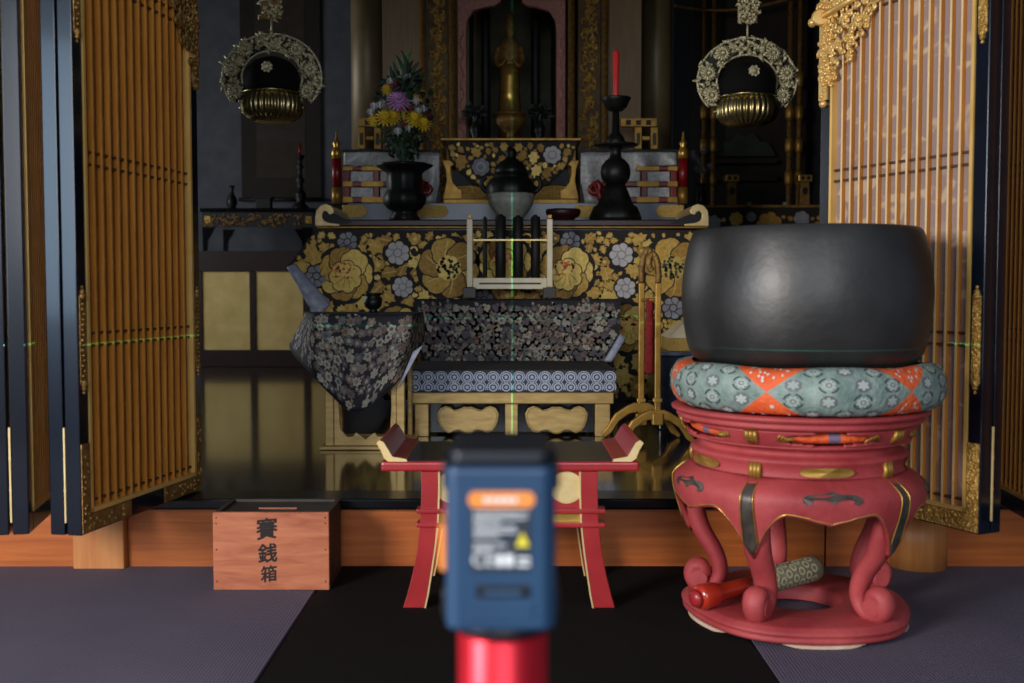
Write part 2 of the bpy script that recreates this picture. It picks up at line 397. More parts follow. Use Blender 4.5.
# ================================================================ folding lattice doors
def leaf(n, N0, d, nr, W, back_n=0, T=.038, top=2.36, lattice=True, corner=False, rails=(.27, .68, 1.12, 1.57, 2.0), strips=True, label=None, cat='door', metal='gilt', hinge=True, g='gauze'):
    d = Vector((d[0], d[1], 0)).normalized(); nr = Vector((nr[0], nr[1], 0)).normalized(); N0 = Vector((N0[0], N0[1], 0))
    def P(u, k, z): return N0 + d * u + nr * k + Vector((0, 0, z))
    z0 = .2095; st = .04; br = .068
    root = bpy.data.objects.new('door_%d' % n, None); COL.objects.link(root); root.location = N0 + Vector((0, 0, z0)); root['_w'] = tuple(root.location); root['kind'] = 'structure'
    def bx(mb, u0, u1, k0, k1, a, b, mi=0):
        mb.hexa([P(u0, k0, a), P(u1, k0, a), P(u1, k1, a), P(u0, k1, a)], [P(u0, k0, b), P(u1, k0, b), P(u1, k1, b), P(u0, k1, b)], mi)
    f = MB()
    bx(f, 0, st, -T, 0, z0, top); bx(f, W - st, W, -T, 0, z0, top); bx(f, st, W - st, -T, 0, z0, z0 + br - .02); bx(f, st, W - st, -T, 0, top - .08, top)
    f.build('frame', 'door_black', root, bevel=.0025)
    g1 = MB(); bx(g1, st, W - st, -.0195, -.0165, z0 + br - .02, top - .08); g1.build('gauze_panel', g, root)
    t = MB()
    a0, a1, b0, b1 = st + .001, W - st - .001, z0 + br - .02, top - .08
    bx(t, a0, a0 + .009, -.02, .003, b0, b1); bx(t, a1 - .009, a1, -.02, .003, b0, b1); bx(t, a0, a1, -.02, .003, b0, b0 + .011); bx(t, a0, a1, -.02, .003, b1 - .011, b1)
    t.build('gilt_trim', mat('door_trim', (224, 174, 90), (240, 194, 112), rough=.4, metal=.3), root)
    if lattice:
        s_ = MB(); ns = 14; u0 = a0 + .009; u1 = a1 - .009
        for i in range(1, ns):
            u = u0 + (u1 - u0) * i / ns
            bx(s_, u - .0026, u + .0026, -.016, -.0035, b0 + .01, b1 - .01, 0); bx(s_, u - .0027, u + .0027, -.0035, -.002, b0 + .01, b1 - .01, 1)
        for z in rails:
            for q in (-.015, .015):
                bx(s_, u0, u1, -.016, -.007, z + q - .003, z + q + .003, 2)
        s_.build('lattice', ['slat_wood', 'slat_face_shaded' if g == 'gauze_backlit' else 'slat_face', mat('rail_wood', (70, 40, 18), (92, 56, 28), rough=.5)], root)
    if strips:
        def ornate(u0, u1, z0_, z1_, tip):
            mb = MB(); nn = max(3, int((z1_ - z0_) / .012))
            bx(mb, u0, u1, 0, .0025, z0_, z1_)
            for i in range(nn):
                z = z0_ + (z1_ - z0_) * (i + .5) / nn; c = P((u0 + u1) / 2 + random.uniform(-.2, .2) * (u1 - u0), .003, z)
                mb.ball(c, .0048, 5, 0, (1, 1, .8))
            for zz, s2 in tip:
                for j, rr in enumerate((.011, .008, .005)): mb.ball(P((u0 + u1) / 2, .001, zz + s2 * j * .011), rr * .9, 6)
            return mb
        w0, w1 = .008, st - .008
        # mid strips on both stiles, foot L-shaped corners, upper strips
        for (ua, ub) in ((w0, w1), (W - w1, W - w0)):
            ornate(ua, ub, .575, .785, ((.785, 1), (.575, -1))).build('stile_fitting', metal, root)
            ornate(ua, ub, 1.41, 1.75, ((1.41, -1),)).build('stile_fitting', metal, root)
        for side in (0, 1):
            mb = MB(); fu = (lambda u: u) if side == 0 else (lambda u: W - u)
            def bb(u0, u1, a, b): 
                q0, q1 = sorted((fu(u0), fu(u1))); bx(mb, q0, q1, 0, .0028, a, b)
            bb(.004, st - .002, z0 + .004, .43); bb(st - .002, W * .36, z0 + .004, z0 + br - .022)
            for i in range(20): mb.ball(P(fu(.02 + random.uniform(-.009, .009)), .003, random.uniform(z0 + .02, .42)), .005, 5)
            for i in range(26): mb.ball(P(fu(random.uniform(.03, W * .35)), .003, z0 + random.uniform(.01, .038)), .005, 5)
            mb.build('corner_fitting', metal, root)
    if hinge:
        mb = MB()
        for a, b in ((.24, .47), (1.52, 1.75)): bx(mb, -.0025, .004, -T - .004, -T, a, b)
        for i in range(1, 3): bx(mb, -.0035, .004, -T - .0045, -T + .001, .24 + .23 * i / 3, .244 + .23 * i / 3)
        mb.build('hinge', 'gilt_pale', root)
    return root, P, W
NA = (X(76.5, 2.52), 2.52)
A, PA, WA = leaf(1, NA, (.116, .6), (.6, -.116), .611, metal='gilt_dark', g='gauze_backlit')
def offs(N0, nr, k):
    v = Vector((nr[0], nr[1])).normalized(); return (N0[0] - v.x * k, N0[1] - v.y * k)
leaf(2, offs(NA, (.6, -.116), .044), (.116, .6), (.6, -.116), .611, strips=False, lattice=False, hinge=False)
NC = (X(24, 2.54), 2.54)
leaf(3, NC, (-.20, .98), (.98, .20), .38, metal='gilt_dark', strips=False, g='gauze_backlit')
leaf(4, offs(NC, (.98, .20), .046), (-.20, .98), (.98, .20), .38, strips=False, lattice=False, hinge=False)
NE = (X(984.5, 2.53), 2.53)
E, PE, WE = leaf(5, NE, (-.25, .51), (-.51, -.25), .568, hinge=True, metal='gilt_carved')
leaf(6, offs(NE, (-.51, -.25), .043), (-.25, .51), (-.51, -.25), .568, T=.03, strips=False, lattice=False, hinge=False)
leaf(7, (1.29, 2.42), (.11, .99), (-.99, .11), .56, strips=False, hinge=False, g='gauze_backlit')
# big pierced gilt corner plates at the upper far corners of the two facing leaves
def corner_plate(root, P, W, metal, zt, zb, wide, bolt):
    mb = MB(); n = 0
    for i in range(int(900 * wide)):
        a = random.random(); b = random.random()
        z = zb + (zt - zb) * a; lim = wide * (.25 + .75 * a ** .8) if a > .12 else wide * .2
        u = b * lim
        c = P(W - u, .005 + random.uniform(0, .004), z); q = random.uniform(.004, .008)
        rr = random.uniform(.008, .018); a0 = random.uniform(0, 6.28)
        pts = [P(W - u + rr * math.cos(a0 + t * .8) * (1 - t * .13), .005, z + rr * math.sin(a0 + t * .8) * (1 - t * .13)) for t in range(6)]
        mb.tube(pts, [.0042, .0045, .0045, .004, .0035, .003], 5)
        if i % 4 == 0: mb.ball(c, q, 5)
    mb.build('corner_plate', metal, root)['kind'] = 'stuff'
    e = MB()
    pts = [P(W - .004, .004, zb - .055), P(W - .004, .004, zt)]
    e.hexa([P(W - .03, 0, zb - .05), P(W + .002, 0, zb - .05), P(W + .002, .006, zb - .05), P(W - .03, .006, zb - .05)], [P(W - .03, 0, zt), P(W + .002, 0, zt), P(W + .002, .006, zt), P(W - .03, .006, zt)])
    for i in range(22): e.ball(P(W - .015 + random.uniform(-.008, .008), .006, zb - .04 + (zt - zb) * i / 22), .006, 5)
    e.ball(P(W - .015, .004, zb - .06), .012, 7)
    e.build('edge_fitting', metal, root)
    if bolt:
        b = MB(); zz = zb + .18
        b.tube([P(W - .17, .013, zz + .03), P(W + .02, .013, zz - .004)], .009, 8)
        b.lathe([(.02, -.008), (.024, 0), (.02, .008)], P(W - .012, .018, zz), 14, R=Matrix.Rotation(PI / 2, 3, 'X'))
        b.ball(P(W + .022, .013, zz - .006), .014, 8)
        b.build('bolt', metal, root)
corner_plate(E, PE, WE, mat('gilt_bright', (214, 166, 88), (236, 196, 122), rough=.38, metal=.5), 1.75, 1.385, .32, True)
corner_plate(A, PA, WA, 'gilt_dark', 1.78, 1.45, .22, False)
# ================================================================ offertory box
Yb = FLY(590, .007); bx0, bx1 = X(213, Yb, 550), X(329, Yb, 550); bt = Z(512.5, Yb); bd = 2.965 - Yb
box = thing('offertory_box', 'small wooden offertory box with brushed characters on its front', 'box', ((bx0 + bx1) / 2, Yb + bd / 2, .007))
b = MB().box(bx0, bx1, Yb, Yb + .014, .007, bt)
bf = b.build('front_board', 'box_wood', box, bevel=.0015)
b = MB().box(bx0, bx0 + .013, Yb + .014, Yb + bd, .007, bt - .002).box(bx1 - .013, bx1, Yb + .014, Yb + bd, .007, bt - .002); 
for k in (0, 1):
    q0, q1 = ((bx0, bx0 + .013), (bx1 - .013, bx1))[k]
    MB().box(q0, q1, Yb + .0142, Yb + bd, .007, bt - .002).build('side_board', 'box_dark', box, bevel=.001)
MB().box(bx0 + .0132, bx1 - .0132, Yb + bd - .013, Yb + bd, .007, bt - .001).build('back_board', 'box_dark', box, bevel=.001)
cx = (bx0 + bx1) / 2
lid = MB(); y0, y1 = Yb + .0142, Yb + bd - .0132
for q in ((bx0 + .0135, cx - .05, y0, y1), (cx + .05, bx1 - .0135, y0, y1), (cx - .05, cx + .05, y0, Yb + .07), (cx - .05, cx + .05, Yb + .088, y1)): lid.box(*q, bt - .018, bt - .008)
lid.build('slotted_lid', 'box_dark', box)
MB().box(cx - .052, cx + .052, Yb + .086, Yb + .09, bt - .0078, bt - .005).build('slot_edge', 'box_wood', box)
for px in (216.5, 325.5):
    for z in (.20, .185, .115, .03): MB().lathe([(.0022, 0), (.0016, .0012)], (X(px, Yb, 550), Yb, z), 8, R=Matrix.Rotation(PI / 2, 3, 'X')).build('nail', 'ink', box)
for i, ch in enumerate('賽銭箱'):
    vs, fs = text_mesh(ch, 1.0, .0)
    xs = [v.x for v in vs]; ys = [v.y for v in vs]; mx, my = (max(xs) + min(xs)) / 2, (max(ys) + min(ys)) / 2
    sz = .0535 / max(max(xs) - min(xs), max(ys) - min(ys))
    pz = Z((528.5, 553, 573.5)[i], Yb); pxx = X((267, 267.5, 268.5)[i], Yb, 550); k = (1.1, 1.0, .84)[i]
    mb = MB(); sh = .1
    for jx, jy in ((0, 0), (.028, .008), (-.02, -.014), (.006, .026), (.014, -.022)):
        mb.add([(pxx + (v.x - mx + jx) * sz * k * .92, Yb - .0006 - .0001 * abs(jx), pz + (v.y - my + jy) * sz * k * .94 + (v.x - mx) * sz * sh) for v in vs], fs)
    mb.build('brushed_character', 'ink', box, fix=False)

# ================================================================ red desk with upturned ends
Yt = FLY(608, .007) - .012; tl, tr = X(381, Yt, 520), X(639, Yt, 520); zt = .376; td = .36
T = thing('sutra_desk', 'red lacquered low desk with upturned ends behind the levelling instrument', 'desk', ((tl + tr) / 2, Yt + td / 2, .007))
MB().box(tl, tr, Yt, Yt + td, zt - .024, zt).build('desk_top', 'red_lacquer', T, bevel=.006, seg=3)
MB().box(tl + .062, tr - .062, Yt + .014, Yt + td - .012, zt + .0002, zt + .0016).build('black_inset', 'black_lacquer', T)
for s in (-1, 1):
    e = tr if s > 0 else tl
    prof = [(-.052, 0), (-.006, 0), (.004, .008), (.012, .028), (.022, .045), (.014, .052), (.004, .046), (-.008, .026), (-.016, .012), (-.05, .006)]
    mb = MB(); mb.prism([(e - s * .012 + s * u * 1.0, zt + v) for u, v in prof], lambda u, v, d: Vector((u, d, v)), Yt + .008, Yt + td - .008)
    ue = mb.build('upturned_end', 'red_lacquer', T)
    mb = MB(); mb.prism([(e - s * .012 + s * u * 1.03, zt + .0005 + v * 1.03) for u, v in prof], lambda u, v, d: Vector((u, d, v)), Yt + .001, Yt + .0078)
    mb.build('gilt_edge', 'gilt_pale', ue)
def desk_leg(xt, xb, y, s, name='leg'):
    w = .042; pts = []
    mb = MB()
    zs = [.007, .04, .09, .15, .22, .30, zt - .026]
    ff = [1, .78, .5, .24, .07, 0, 0]
    L_ = [(xt + (xb - xt) * f, z) for f, z in zip(ff, zs)]
    poly = [(x, z) for x, z in L_] + [(x + s * (w if z > .12 else w + .012 * (1 - z / .12)), z) for x, z in reversed(L_)]
    mb.prism(poly, lambda u, v, d: Vector((u, d, v)), y, y + .034)
    lg = mb.build(name, 'red_lacquer', T, bevel=.002)
    e = MB(); inner = [(x + s * (w if z > .12 else w + .012 * (1 - z / .12)), z) for x, z in L_]
    for i in range(len(inner) - 1):
        (x0, z0), (x1, z1) = inner[i], inner[i + 1]
        q = s * .004
        e.hexa([(x0, y - .0012, z0), (x0 + q, y - .0012, z0), (x0 + q, y + .01, z0), (x0, y + .01, z0)], [(x1, y - .0012, z1), (x1 + q, y - .0012, z1), (x1 + q, y + .01, z1), (x1, y + .01, z1)])
    e.build('gilt_line', 'gilt_pale', lg)
xl, xr2 = X(421, Yt, 520), X(598, Yt, 520)
desk_leg(xl, X(402, Yt, 520), Yt + .012, 1); desk_leg(xr2, X(616, Yt, 520), Yt + .012, -1)
desk_leg(xl, X(402, Yt, 520), Yt + td - .05, 1); desk_leg(xr2, X(616, Yt, 520), Yt + td - .05, -1)
for py in (512, 526): MB().box(X(416, Yt, 520), X(606, Yt, 520), Yt + .004, Yt + .052, Z(py + 2.3, Yt), Z(py - 2.3, Yt)).build('stretcher', 'red_lacquer', T, bevel=.003)
MB().box(xl + .043, xr2 - .043, Yt + .022, Yt + .034, Z(523.4, Yt), Z(514.6, Yt)).build('gilt_band', 'gilt', T)
ap = MB().box(xl + .043, xr2 - .043, Yt + .022, Yt + .034, Z(509.5, Yt), zt - .0245).build('apron', 'red_lacquer', T)
for px in (452, 567):
    mb = MB(); c = (X(px, Yt, 520), Z(489, Yt)); R_ = .038
    pl = [(c[0] + R_ * 1.1 * math.cos(a) * (1 + .10 * abs(math.sin(2 * a))), c[1] + R_ * .95 * math.sin(a) * (1 + .12 * abs(math.cos(2 * a)))) for a in [2 * PI * k / 36 for k in range(36)]]
    mb.prism(pl, lambda u, v, d: Vector((u, d, v)), Yt + .019, Yt + .0218)
    for k in range(9):
        xx = c[0] - .032 + .064 * k / 8; mb.box(xx - .001, xx + .001, Yt + .0178, Yt + .0188, c[1] - .026, c[1] + .026)
    mb.build('medallion', 'gilt_pale', ap)

# ================================================================ levelling instrument on its red pole
Yd = .80; k = PX(Yd)
dz0, dz1 = Z(632, Yd), Z(452, Yd); dx0, dx1 = X(445, Yd, 540), X(556, Yd, 540)
D = thing('laser_level', 'blurred blue and orange laser level in the foreground on a red pole', 'laser level', ((dx0 + dx1) / 2, Yd + .07, dz0))
cxd = (dx0 + dx1) / 2; ch = .007
def octo(x0, x1, y0, y1, c): return [(x0 + c, y0), (x1 - c, y0), (x1, y0 + c), (x1, y1 - c), (x1 - c, y1), (x0 + c, y1), (x0, y1 - c), (x0, y0 + c)]
pr = lambda u, v, d: Vector((u, v, d))
MB().prism(octo(dx0, dx1, Yd, Yd + .118, ch), pr, dz0, dz1 - .012).build('housing', 'device_blue', D, bevel=.004, seg=3)
MB().prism(octo(dx0 + .003, dx1 - .003, Yd + .004, Yd + .114, ch), pr, dz1 - .0118, dz1).build('top_cover', 'device_dark', D, bevel=.003)
MB().box(cxd - .028, cxd + .028, Yd + .03, Yd + .11, dz1 - .0038, dz1 - .0022).build('top_window', 'device_window', D, bevel=.001)
MB().box(dx0 + .012, dx1 - .012, Yd + .1142, Yd + .119, dz1 - .034, dz1 - .008).build('front_window', 'device_window', D, bevel=.002)
def bpanel(name, m_, a, bb_, c_, d_, t=.0012, parent=D, r=.002):
    return MB().box(X(a, Yd, 540), X(bb_, Yd, 540), Yd - t, Yd - .0001, Z(d_, Yd), Z(c_, Yd)).build(name, m_, parent, bevel=min(r, t * .9))
pill = MB().prism([(X(501.5, Yd, 540) + (.0255 if abs(math.cos(a)) > 1e-9 and math.cos(a) > 0 else -.0255) * .78 + .0055 * math.cos(a), Z(499.5, Yd) + .0062 * math.sin(a)) for a in [2 * PI * (q + .5) / 24 for q in range(24)]], lambda u, v, d: Vector((u, d, v)), Yd - .0012, Yd - .0001).build('orange_badge', 'device_orange', D)
for a, e in ((484, 489), (491, 495), (497, 503), (505, 511), (513, 517)): MB().box(X(a, Yd, 540), X(e, Yd, 540), Yd - .0017, Yd - .0013, Z(502.5, Yd), Z(497, Yd)).build('lettering', 'print_white', pill)
stk = bpanel('sticker', 'device_sticker', 471, 531, 509, 572, .0006)
lines = [(474, 528, 513), (474, 528, 517.5), (474, 488, 522), (491, 500, 522), (474, 516, 527), (474, 517, 531.5), (474, 499, 536), (474, 506, 545), (474, 492, 549)]
mb = MB()
for a, e, y in lines:
    x = a
    while x < e:
        wv = random.uniform(2, 6); mb.box(X(x, Yd, 540), X(min(x + wv, e), Yd), Yd - .0011, Yd - .0007, Z(y + .9, Yd), Z(y - .9, Yd)); x += wv + 1
mb.build('small_print', 'print_white', stk)['kind'] = 'stuff'
for ch_, pxx in (('CE', 483), ):
    vs, fs = text_mesh(ch_, .0145, 0); mb = MB()
    mb.add([(X(pxx, Yd, 540) + v.x, Yd - .0012, Z(560, Yd) + v.y) for v in vs], fs); mb.build('lettering', 'print_white', stk, fix=False)
mb = MB()
for a, e in ((496, 503), (505, 513)): mb.box(X(a, Yd, 540), X(e, Yd, 540), Yd - .0011, Yd - .0007, Z(566, Yd), Z(554, Yd))
mb.build('certification_mark', 'print_white', stk)
mb = MB().box(X(517, Yd, 540), X(530, Yd, 540), Yd - .0011, Yd - .0007, Z(566, Yd), Z(563, Yd)).box(X(517, Yd, 540), X(530, Yd, 540), Yd - .0011, Yd - .0007, Z(560, Yd), Z(557, Yd)); mb.build('small_print', 'print_white', stk)
mb = MB().prism([(X(515.5, Yd, 540), Z(546.5, Yd)), (X(529.5, Yd, 540), Z(546.5, Yd)), (X(522.5, Yd, 540), Z(532, Yd))], lambda u, v, d: Vector((u, d, v)), Yd - .0012, Yd - .0007); mb.build('warning_triangle', 'print_yellow', stk)
bpanel('battery_catch', 'device_dark', 476, 530, 585, 598, .001)
bpanel('catch_ridge', 'device_blue', 484, 522, 590, 596, .003)
for q in (0, 1): bpanel('grip_rib', 'device_blue', 470, 533, 603 + q * 9, 609 + q * 9, .0012)
MB().box(dx0 - .0055, dx0 + .001, Yd + .015, Yd + .09, Z(577, Yd), Z(530, Yd)).build('orange_switch', 'device_orange', D, bevel=.002)
for y in (470, 600): MB().box(dx0 - .003, dx0 + .001, Yd + .01, Yd + .1, Z(y + 22, Yd), Z(y - 6, Yd)).build('rubber_bumper', 'device_dark', D, bevel=.002)
for y in (470, 600): MB().box(dx1 - .001, dx1 + .003, Yd + .01, Yd + .1, Z(y + 22, Yd), Z(y - 6, Yd)).build('rubber_bumper', 'device_dark', D, bevel=.002)
pc = (X(502, Yd, 540), Yd + .055)
pole = thing('pole_stand', 'glossy red metal pole holding up the laser level', 'pole', (pc[0], pc[1], .007))
MB().lathe([(.037, .10), (.037, dz0 - .016), (.033, dz0 - .012)], (pc[0], pc[1], 0), 40).build('tube', 'red_metal', pole)
MB().lathe([(.040, dz0 - .0118), (.041, dz0 - .008), (.040, dz0 - .0002)], (pc[0], pc[1], 0), 40).build('collar', 'device_dark', pole)
MB().lathe([(.085, .007), (.085, .016), (.06, .022), (.045, .03), (.04, .0998)], (pc[0], pc[1], 0), 40).build('foot', 'device_dark', pole)

# ================================================================ bowl stand, cushion, bowl bell, striker
C0 = Vector((.694, 2.565, 0)); zb = .007
ST = thing('bell_stand', 'round red lacquered stand on curled legs under the bowl bell', 'stand', (C0.x, C0.y, zb))
def cyp(r, th, z): return Vector((C0.x + r * math.cos(th), C0.y + r * math.sin(th), z))
LEG = [math.radians(a) for a in (90, 162, 234, 306, 378)]
# base ring with a lobed edge, a hole in the middle and worn feet
prof = [(.105, .012), (.25, .012), (.268, .013), (.276, .018), (.277, .026), (.270, .031), (.279, .037), (.280, .045), (.272, .050), (.269, .056), (.262, .06), (.115, .06), (.103, .054), (.105, .012)]
lob = lambda a, z: 1 + .022 * math.cos(5 * (a - PI / 2))
mb = MB(); n = 100; vs = []; fs = []
for r, z in prof:
    for q in range(n):
        a = 2 * PI * q / n; vs.append(cyp(r * (lob(a, z) * .965 if r > .2 else 1), a, zb + .006 + (z - .012) * .8))
for j in range(len(prof) - 1):
    for q in range(n): fs.append((j * n + q, j * n + (q + 1) % n, (j + 1) * n + (q + 1) % n, (j + 1) * n + q))
mb.add(vs, fs, 0, True); mb.build('base_ring', 'stand_red', ST)
for a in (54, 126, 198, 270, 342):
    t0 = math.radians(a)
    mb = MB(); m_ = 14; span = .36
    for j in range(m_):
        u0, u1 = -span + 2 * span * j / m_, -span + 2 * span * (j + 1) / m_
        h = lambda u: .006 - .006 * (1 if abs(u) > span * .5 else .95) * min(1, (span - abs(u)) / (span * .35))
        def col(u): return (cyp(.235, t0 + u, zb + h(u)), cyp(.262, t0 + u, zb + h(u)), cyp(.258, t0 + u, zb + .006), cyp(.235, t0 + u, zb + .006))
        p, q = col(u0), col(u1)
        mb.add(list(p) + list(q), [(0, 1, 2, 3), (7, 6, 5, 4), (0, 4, 5, 1), (1, 5, 6, 2), (2, 6, 7, 3), (3, 7, 4, 0)])
    mb.build('foot', 'stand_bare', ST)
# curled legs
for a in LEG:
    path = [(.238, .335), (.246, .30), (.246, .25), (.228, .20), (.194, .15), (.182, .108), (.198, .08), (.224, .073), (.245, .079), (.254, .098), (.246, .116), (.230, .118), (.222, .104), (.232, .095)]
    pts = smooth_path([cyp(r, a, zb + (z if z > .25 else .25 - (.25 - z) * 1.122)) for r, z in path], 4)
    m_ = len(pts); side = Vector((-math.sin(a), math.cos(a), 0))
    rs = [.029 - .0115 * min(1, i / (m_ * .45)) if i < m_ * .5 else .0165 + .0035 * math.sin((i / m_ - .5) * 6) for i in range(m_)]
    lg = MB().tube(pts, rs, 10, 0, flat=1.35, up=side)
    lg.tube([cyp(.232, a, zb + .074) - side * .028, cyp(.232, a, zb + .074) + side * .028], .021, 14)
    lg.build('leg', 'stand_red', ST)
    cap = MB().ball(cyp(.225, a, zb + .054), .016, 6, 0, (1, 1, .6)); 
# bulging skirt with cusped lower edge
def zlow(th):
    d = min(abs((th - a + PI) % (2 * PI) - PI) for a in LEG); s = d / (PI / 5)      # 0 at a leg, 1 mid panel
    if s < .2: return .19 + .33 * s
    if s < .5: return .256 + .045 * math.sin((s - .2) / .3 * PI / 2)
    return .300 - .02 * max(0, (s - .72) / .28) - .006 * math.sin((s - .5) / .5 * PI) ** 2
def skirt_r(z):
    t = (z - .22) / (.372 - .22)
    return .24 + .052 * math.sin(min(1, max(0, t)) ** .8 * PI * .93) ** .8 if t > 0 else .24
def skirt(u, v, off=0):
    th = 2 * PI * u; z = zlow(th) + (.372 - zlow(th)) * v
    prof_ = [(.20, .252), (.26, .272), (.32, .290), (.345, .286), (.36, .268), (.372, .245)]
    z_ = z
    if z_ <= .20: r = .25
    elif z_ <= .26: r = .258 + (.276 - .258) * (z_ - .2) / .06
    elif z_ <= .33: r = .276 + .015 * math.sin((z_ - .26) / .07 * PI / 2)
    else: r = .291 - .045 * (1 - math.cos(min(1, (z_ - .33) / .042) * PI / 2))
    return cyp(r + off, th, zb + z)
MB().grid(lambda u, v: skirt(u, v), 200, 14).build('skirt', 'stand_red', ST, solid=.012)
edge = [skirt(q / 400, 0, .006) + Vector((0, 0, .004)) for q in range(400)]
MB().tube(edge, .0022, 5, 0, closed=True).build('gilt_edging', 'gilt', ST)
for a in LEG:
    mb = MB(); u0 = (a / (2 * PI)) % 1
    mb.grid(lambda u, v: skirt(u0 + (u - .5) * (.017 - .005 * v), .03 + .94 * v, .009), 6, 14)
    mb.build('leg_band', mat('band_grey', (70, 62, 56), (104, 94, 86), rough=.4, metal=.4, scale=30), ST, solid=.002)
    for s in (-1, 1):
        MB().tube([skirt(u0 + s * (.0098 - .0028 * v), .03 + .94 * v, .0105) for v in [q / 14 for q in range(15)]], .0016, 5).build('band_line', 'gilt', ST)
for i, a in enumerate(LEG):
    am = (a + PI / 5) / (2 * PI)
    fnp = lambda u, v, d: skirt(am + u, v, .0085 + d)
    mb = MB()
    cl = [(-.034, .5), (-.035, .6), (-.03, .68), (-.02, .73), (-.01, .74), (0, .82), (.01, .74), (.02, .73), (.03, .68), (.035, .6), (.034, .5), (.029, .44), (.024, .48), (.026, .56), (.02, .62), (.01, .63), (.004, .6), (0, .56), (-.004, .6), (-.01, .63), (-.02, .62), (-.026, .56), (-.024, .48), (-.029, .44)]
    mb.prism(cl, fnp, -.001, .0006); mb.build('cloud_cutout', 'band_grey' if False else MATS['band_grey'], ST, solid=.0015)
# ring tiers above the skirt
pr1 = [(.235, .368), (.252, .370), (.256, .376), (.25, .384), (.248, .392), (.25, .412), (.256, .418), (.256, .424), (.245, .430), (.232, .434), (.232, .446), (.25, .452), (.262, .456), (.262, .462)]
mb = MB(); vs = []; fs = []; n = 72; pi_ = [(.21, .462), (.21, .368)]; zm = lambda z: .362 + (z - .368) * .92
for r, z in pr1 + pi_ + [pr1[0]]:
    for q in range(n): vs.append(cyp(r, 2 * PI * q / n, zb + zm(z)))
for j in range(len(pr1) + 2):
    for q in range(n): fs.append((j * n + q, j * n + (q + 1) % n, (j + 1) * n + (q + 1) % n, (j + 1) * n + q))
mb.add(vs, fs, 0, True); mb.build('lower_tier', 'stand_red', ST)
def tier(u, v): 
    z = .4488 + .034 * v; return cyp(.258 + .018 * v ** .8, 2 * PI * u, zb + z)
def in_open(u, v):
    for a in LEG:
        s = ((u * 2 * PI - a - PI / 5 + PI) % (2 * PI) - PI) / (PI / 5)
        h = .36 + .12 * (1 if abs(s) < .2 else 0)
        if abs(s) < .62 and abs(v - .5) < h * max(0, 1 - (abs(s) / .62) ** 4) ** .5: return True
    return False
MB().grid(tier, 300, 16, keep=lambda u, v: not in_open(u, v)).build('pierced_tier', 'stand_red', ST, solid=.008)
mb = MB(); vs = []; fs = []
pr2 = [(r * .955, .483 + (z - .5022) * .75) for r, z in [(.276, .5022), (.292, .503), (.302, .509), (.305, .516), (.298, .521), (.306, .527), (.316, .533), (.318, .541), (.31, .546), (.25, .546), (.25, .5022), (.276, .5022)]]
for r, z in pr2:
    for q in range(n): vs.append(cyp(r, 2 * PI * q / n, zb + z))
for j in range(len(pr2) - 1):
    for q in range(n): fs.append((j * n + q, j * n + (q + 1) % n, (j + 1) * n + (q + 1) % n, (j + 1) * n + q))
mb.add(vs, fs, 0, True); mb.build('top_rim', 'stand_red', ST)
for a in LEG:
    for (r, z0, z1) in ((.2515, .371, .408), (.268, .452, .482)):
        mb = MB()
        for q in (-.035, 0, .035):
            k1 = .018 if z0 > .4 else 0
            mb.tube([cyp(r - k1 * .5, a + q, zb + z0), cyp(r + .004 + k1 * .35, a + q, zb + (z0 + z1) / 2), cyp(r + k1 * .8, a + q, zb + z1)], .0062, 8)
        mb.build('gilt_clasp', 'gilt_dull', ST)
    mb = MB(); a2 = a + PI / 5
    fnp = lambda u, v, d: cyp(.2515 + d, a2 + u, zb + v)
    mb.fan([(.24 * math.copysign(abs(math.cos(t)) ** .5, math.cos(t)), .391 + .011 * math.sin(t)) for t in [2 * PI * (q + .5) / 28 for q in range(28)]], fnp, .002)
    mb.build('gilt_cartouche', 'gilt_dull', ST, solid=.003)
    for s in (-1, 1):
        mb = MB()
        for j in range(4): mb.tube([cyp(.273, a2 + s * (.28 + .03 * j), zb + .459 + .004 * j), cyp(.278, a2 + s * (.31 + .03 * j), zb + .468 + .002 * j), cyp(.275, a2 + s * (.36 + .02 * j), zb + .462)], .0026, 5)
        mb.build('opening_ornament', 'gilt_dull', ST)
# lower cushion seen through the openings
def lowc(u, v):
    ph = PI * (v - .5); return cyp(.228 + .03 * math.cos(ph), 2 * PI * u, .4525 + zb + .0145 * (1 + math.sin(ph)))
cu = MB()
N6 = 60
for i in range(N6):
    kk = i % 6
    cu.grid(lambda u, v, i=i: lowc((i + u) / N6, v), 2, 6, 1 if kk == 3 else 0)
cu.lathe([(.228, .4525 + zb), (.0005, .4525 + zb)], (C0.x, C0.y, 0), 40, 0, caps=False).lathe([(.228, .4815 + zb), (.0005, .4815 + zb)], (C0.x, C0.y, 0), 40, 0, caps=False)
tag(cu.build('floor_cushion', ['orange_brocade', 'purple_silk']), 'thin orange cushion peeping through the openings of the red stand', 'cushion')
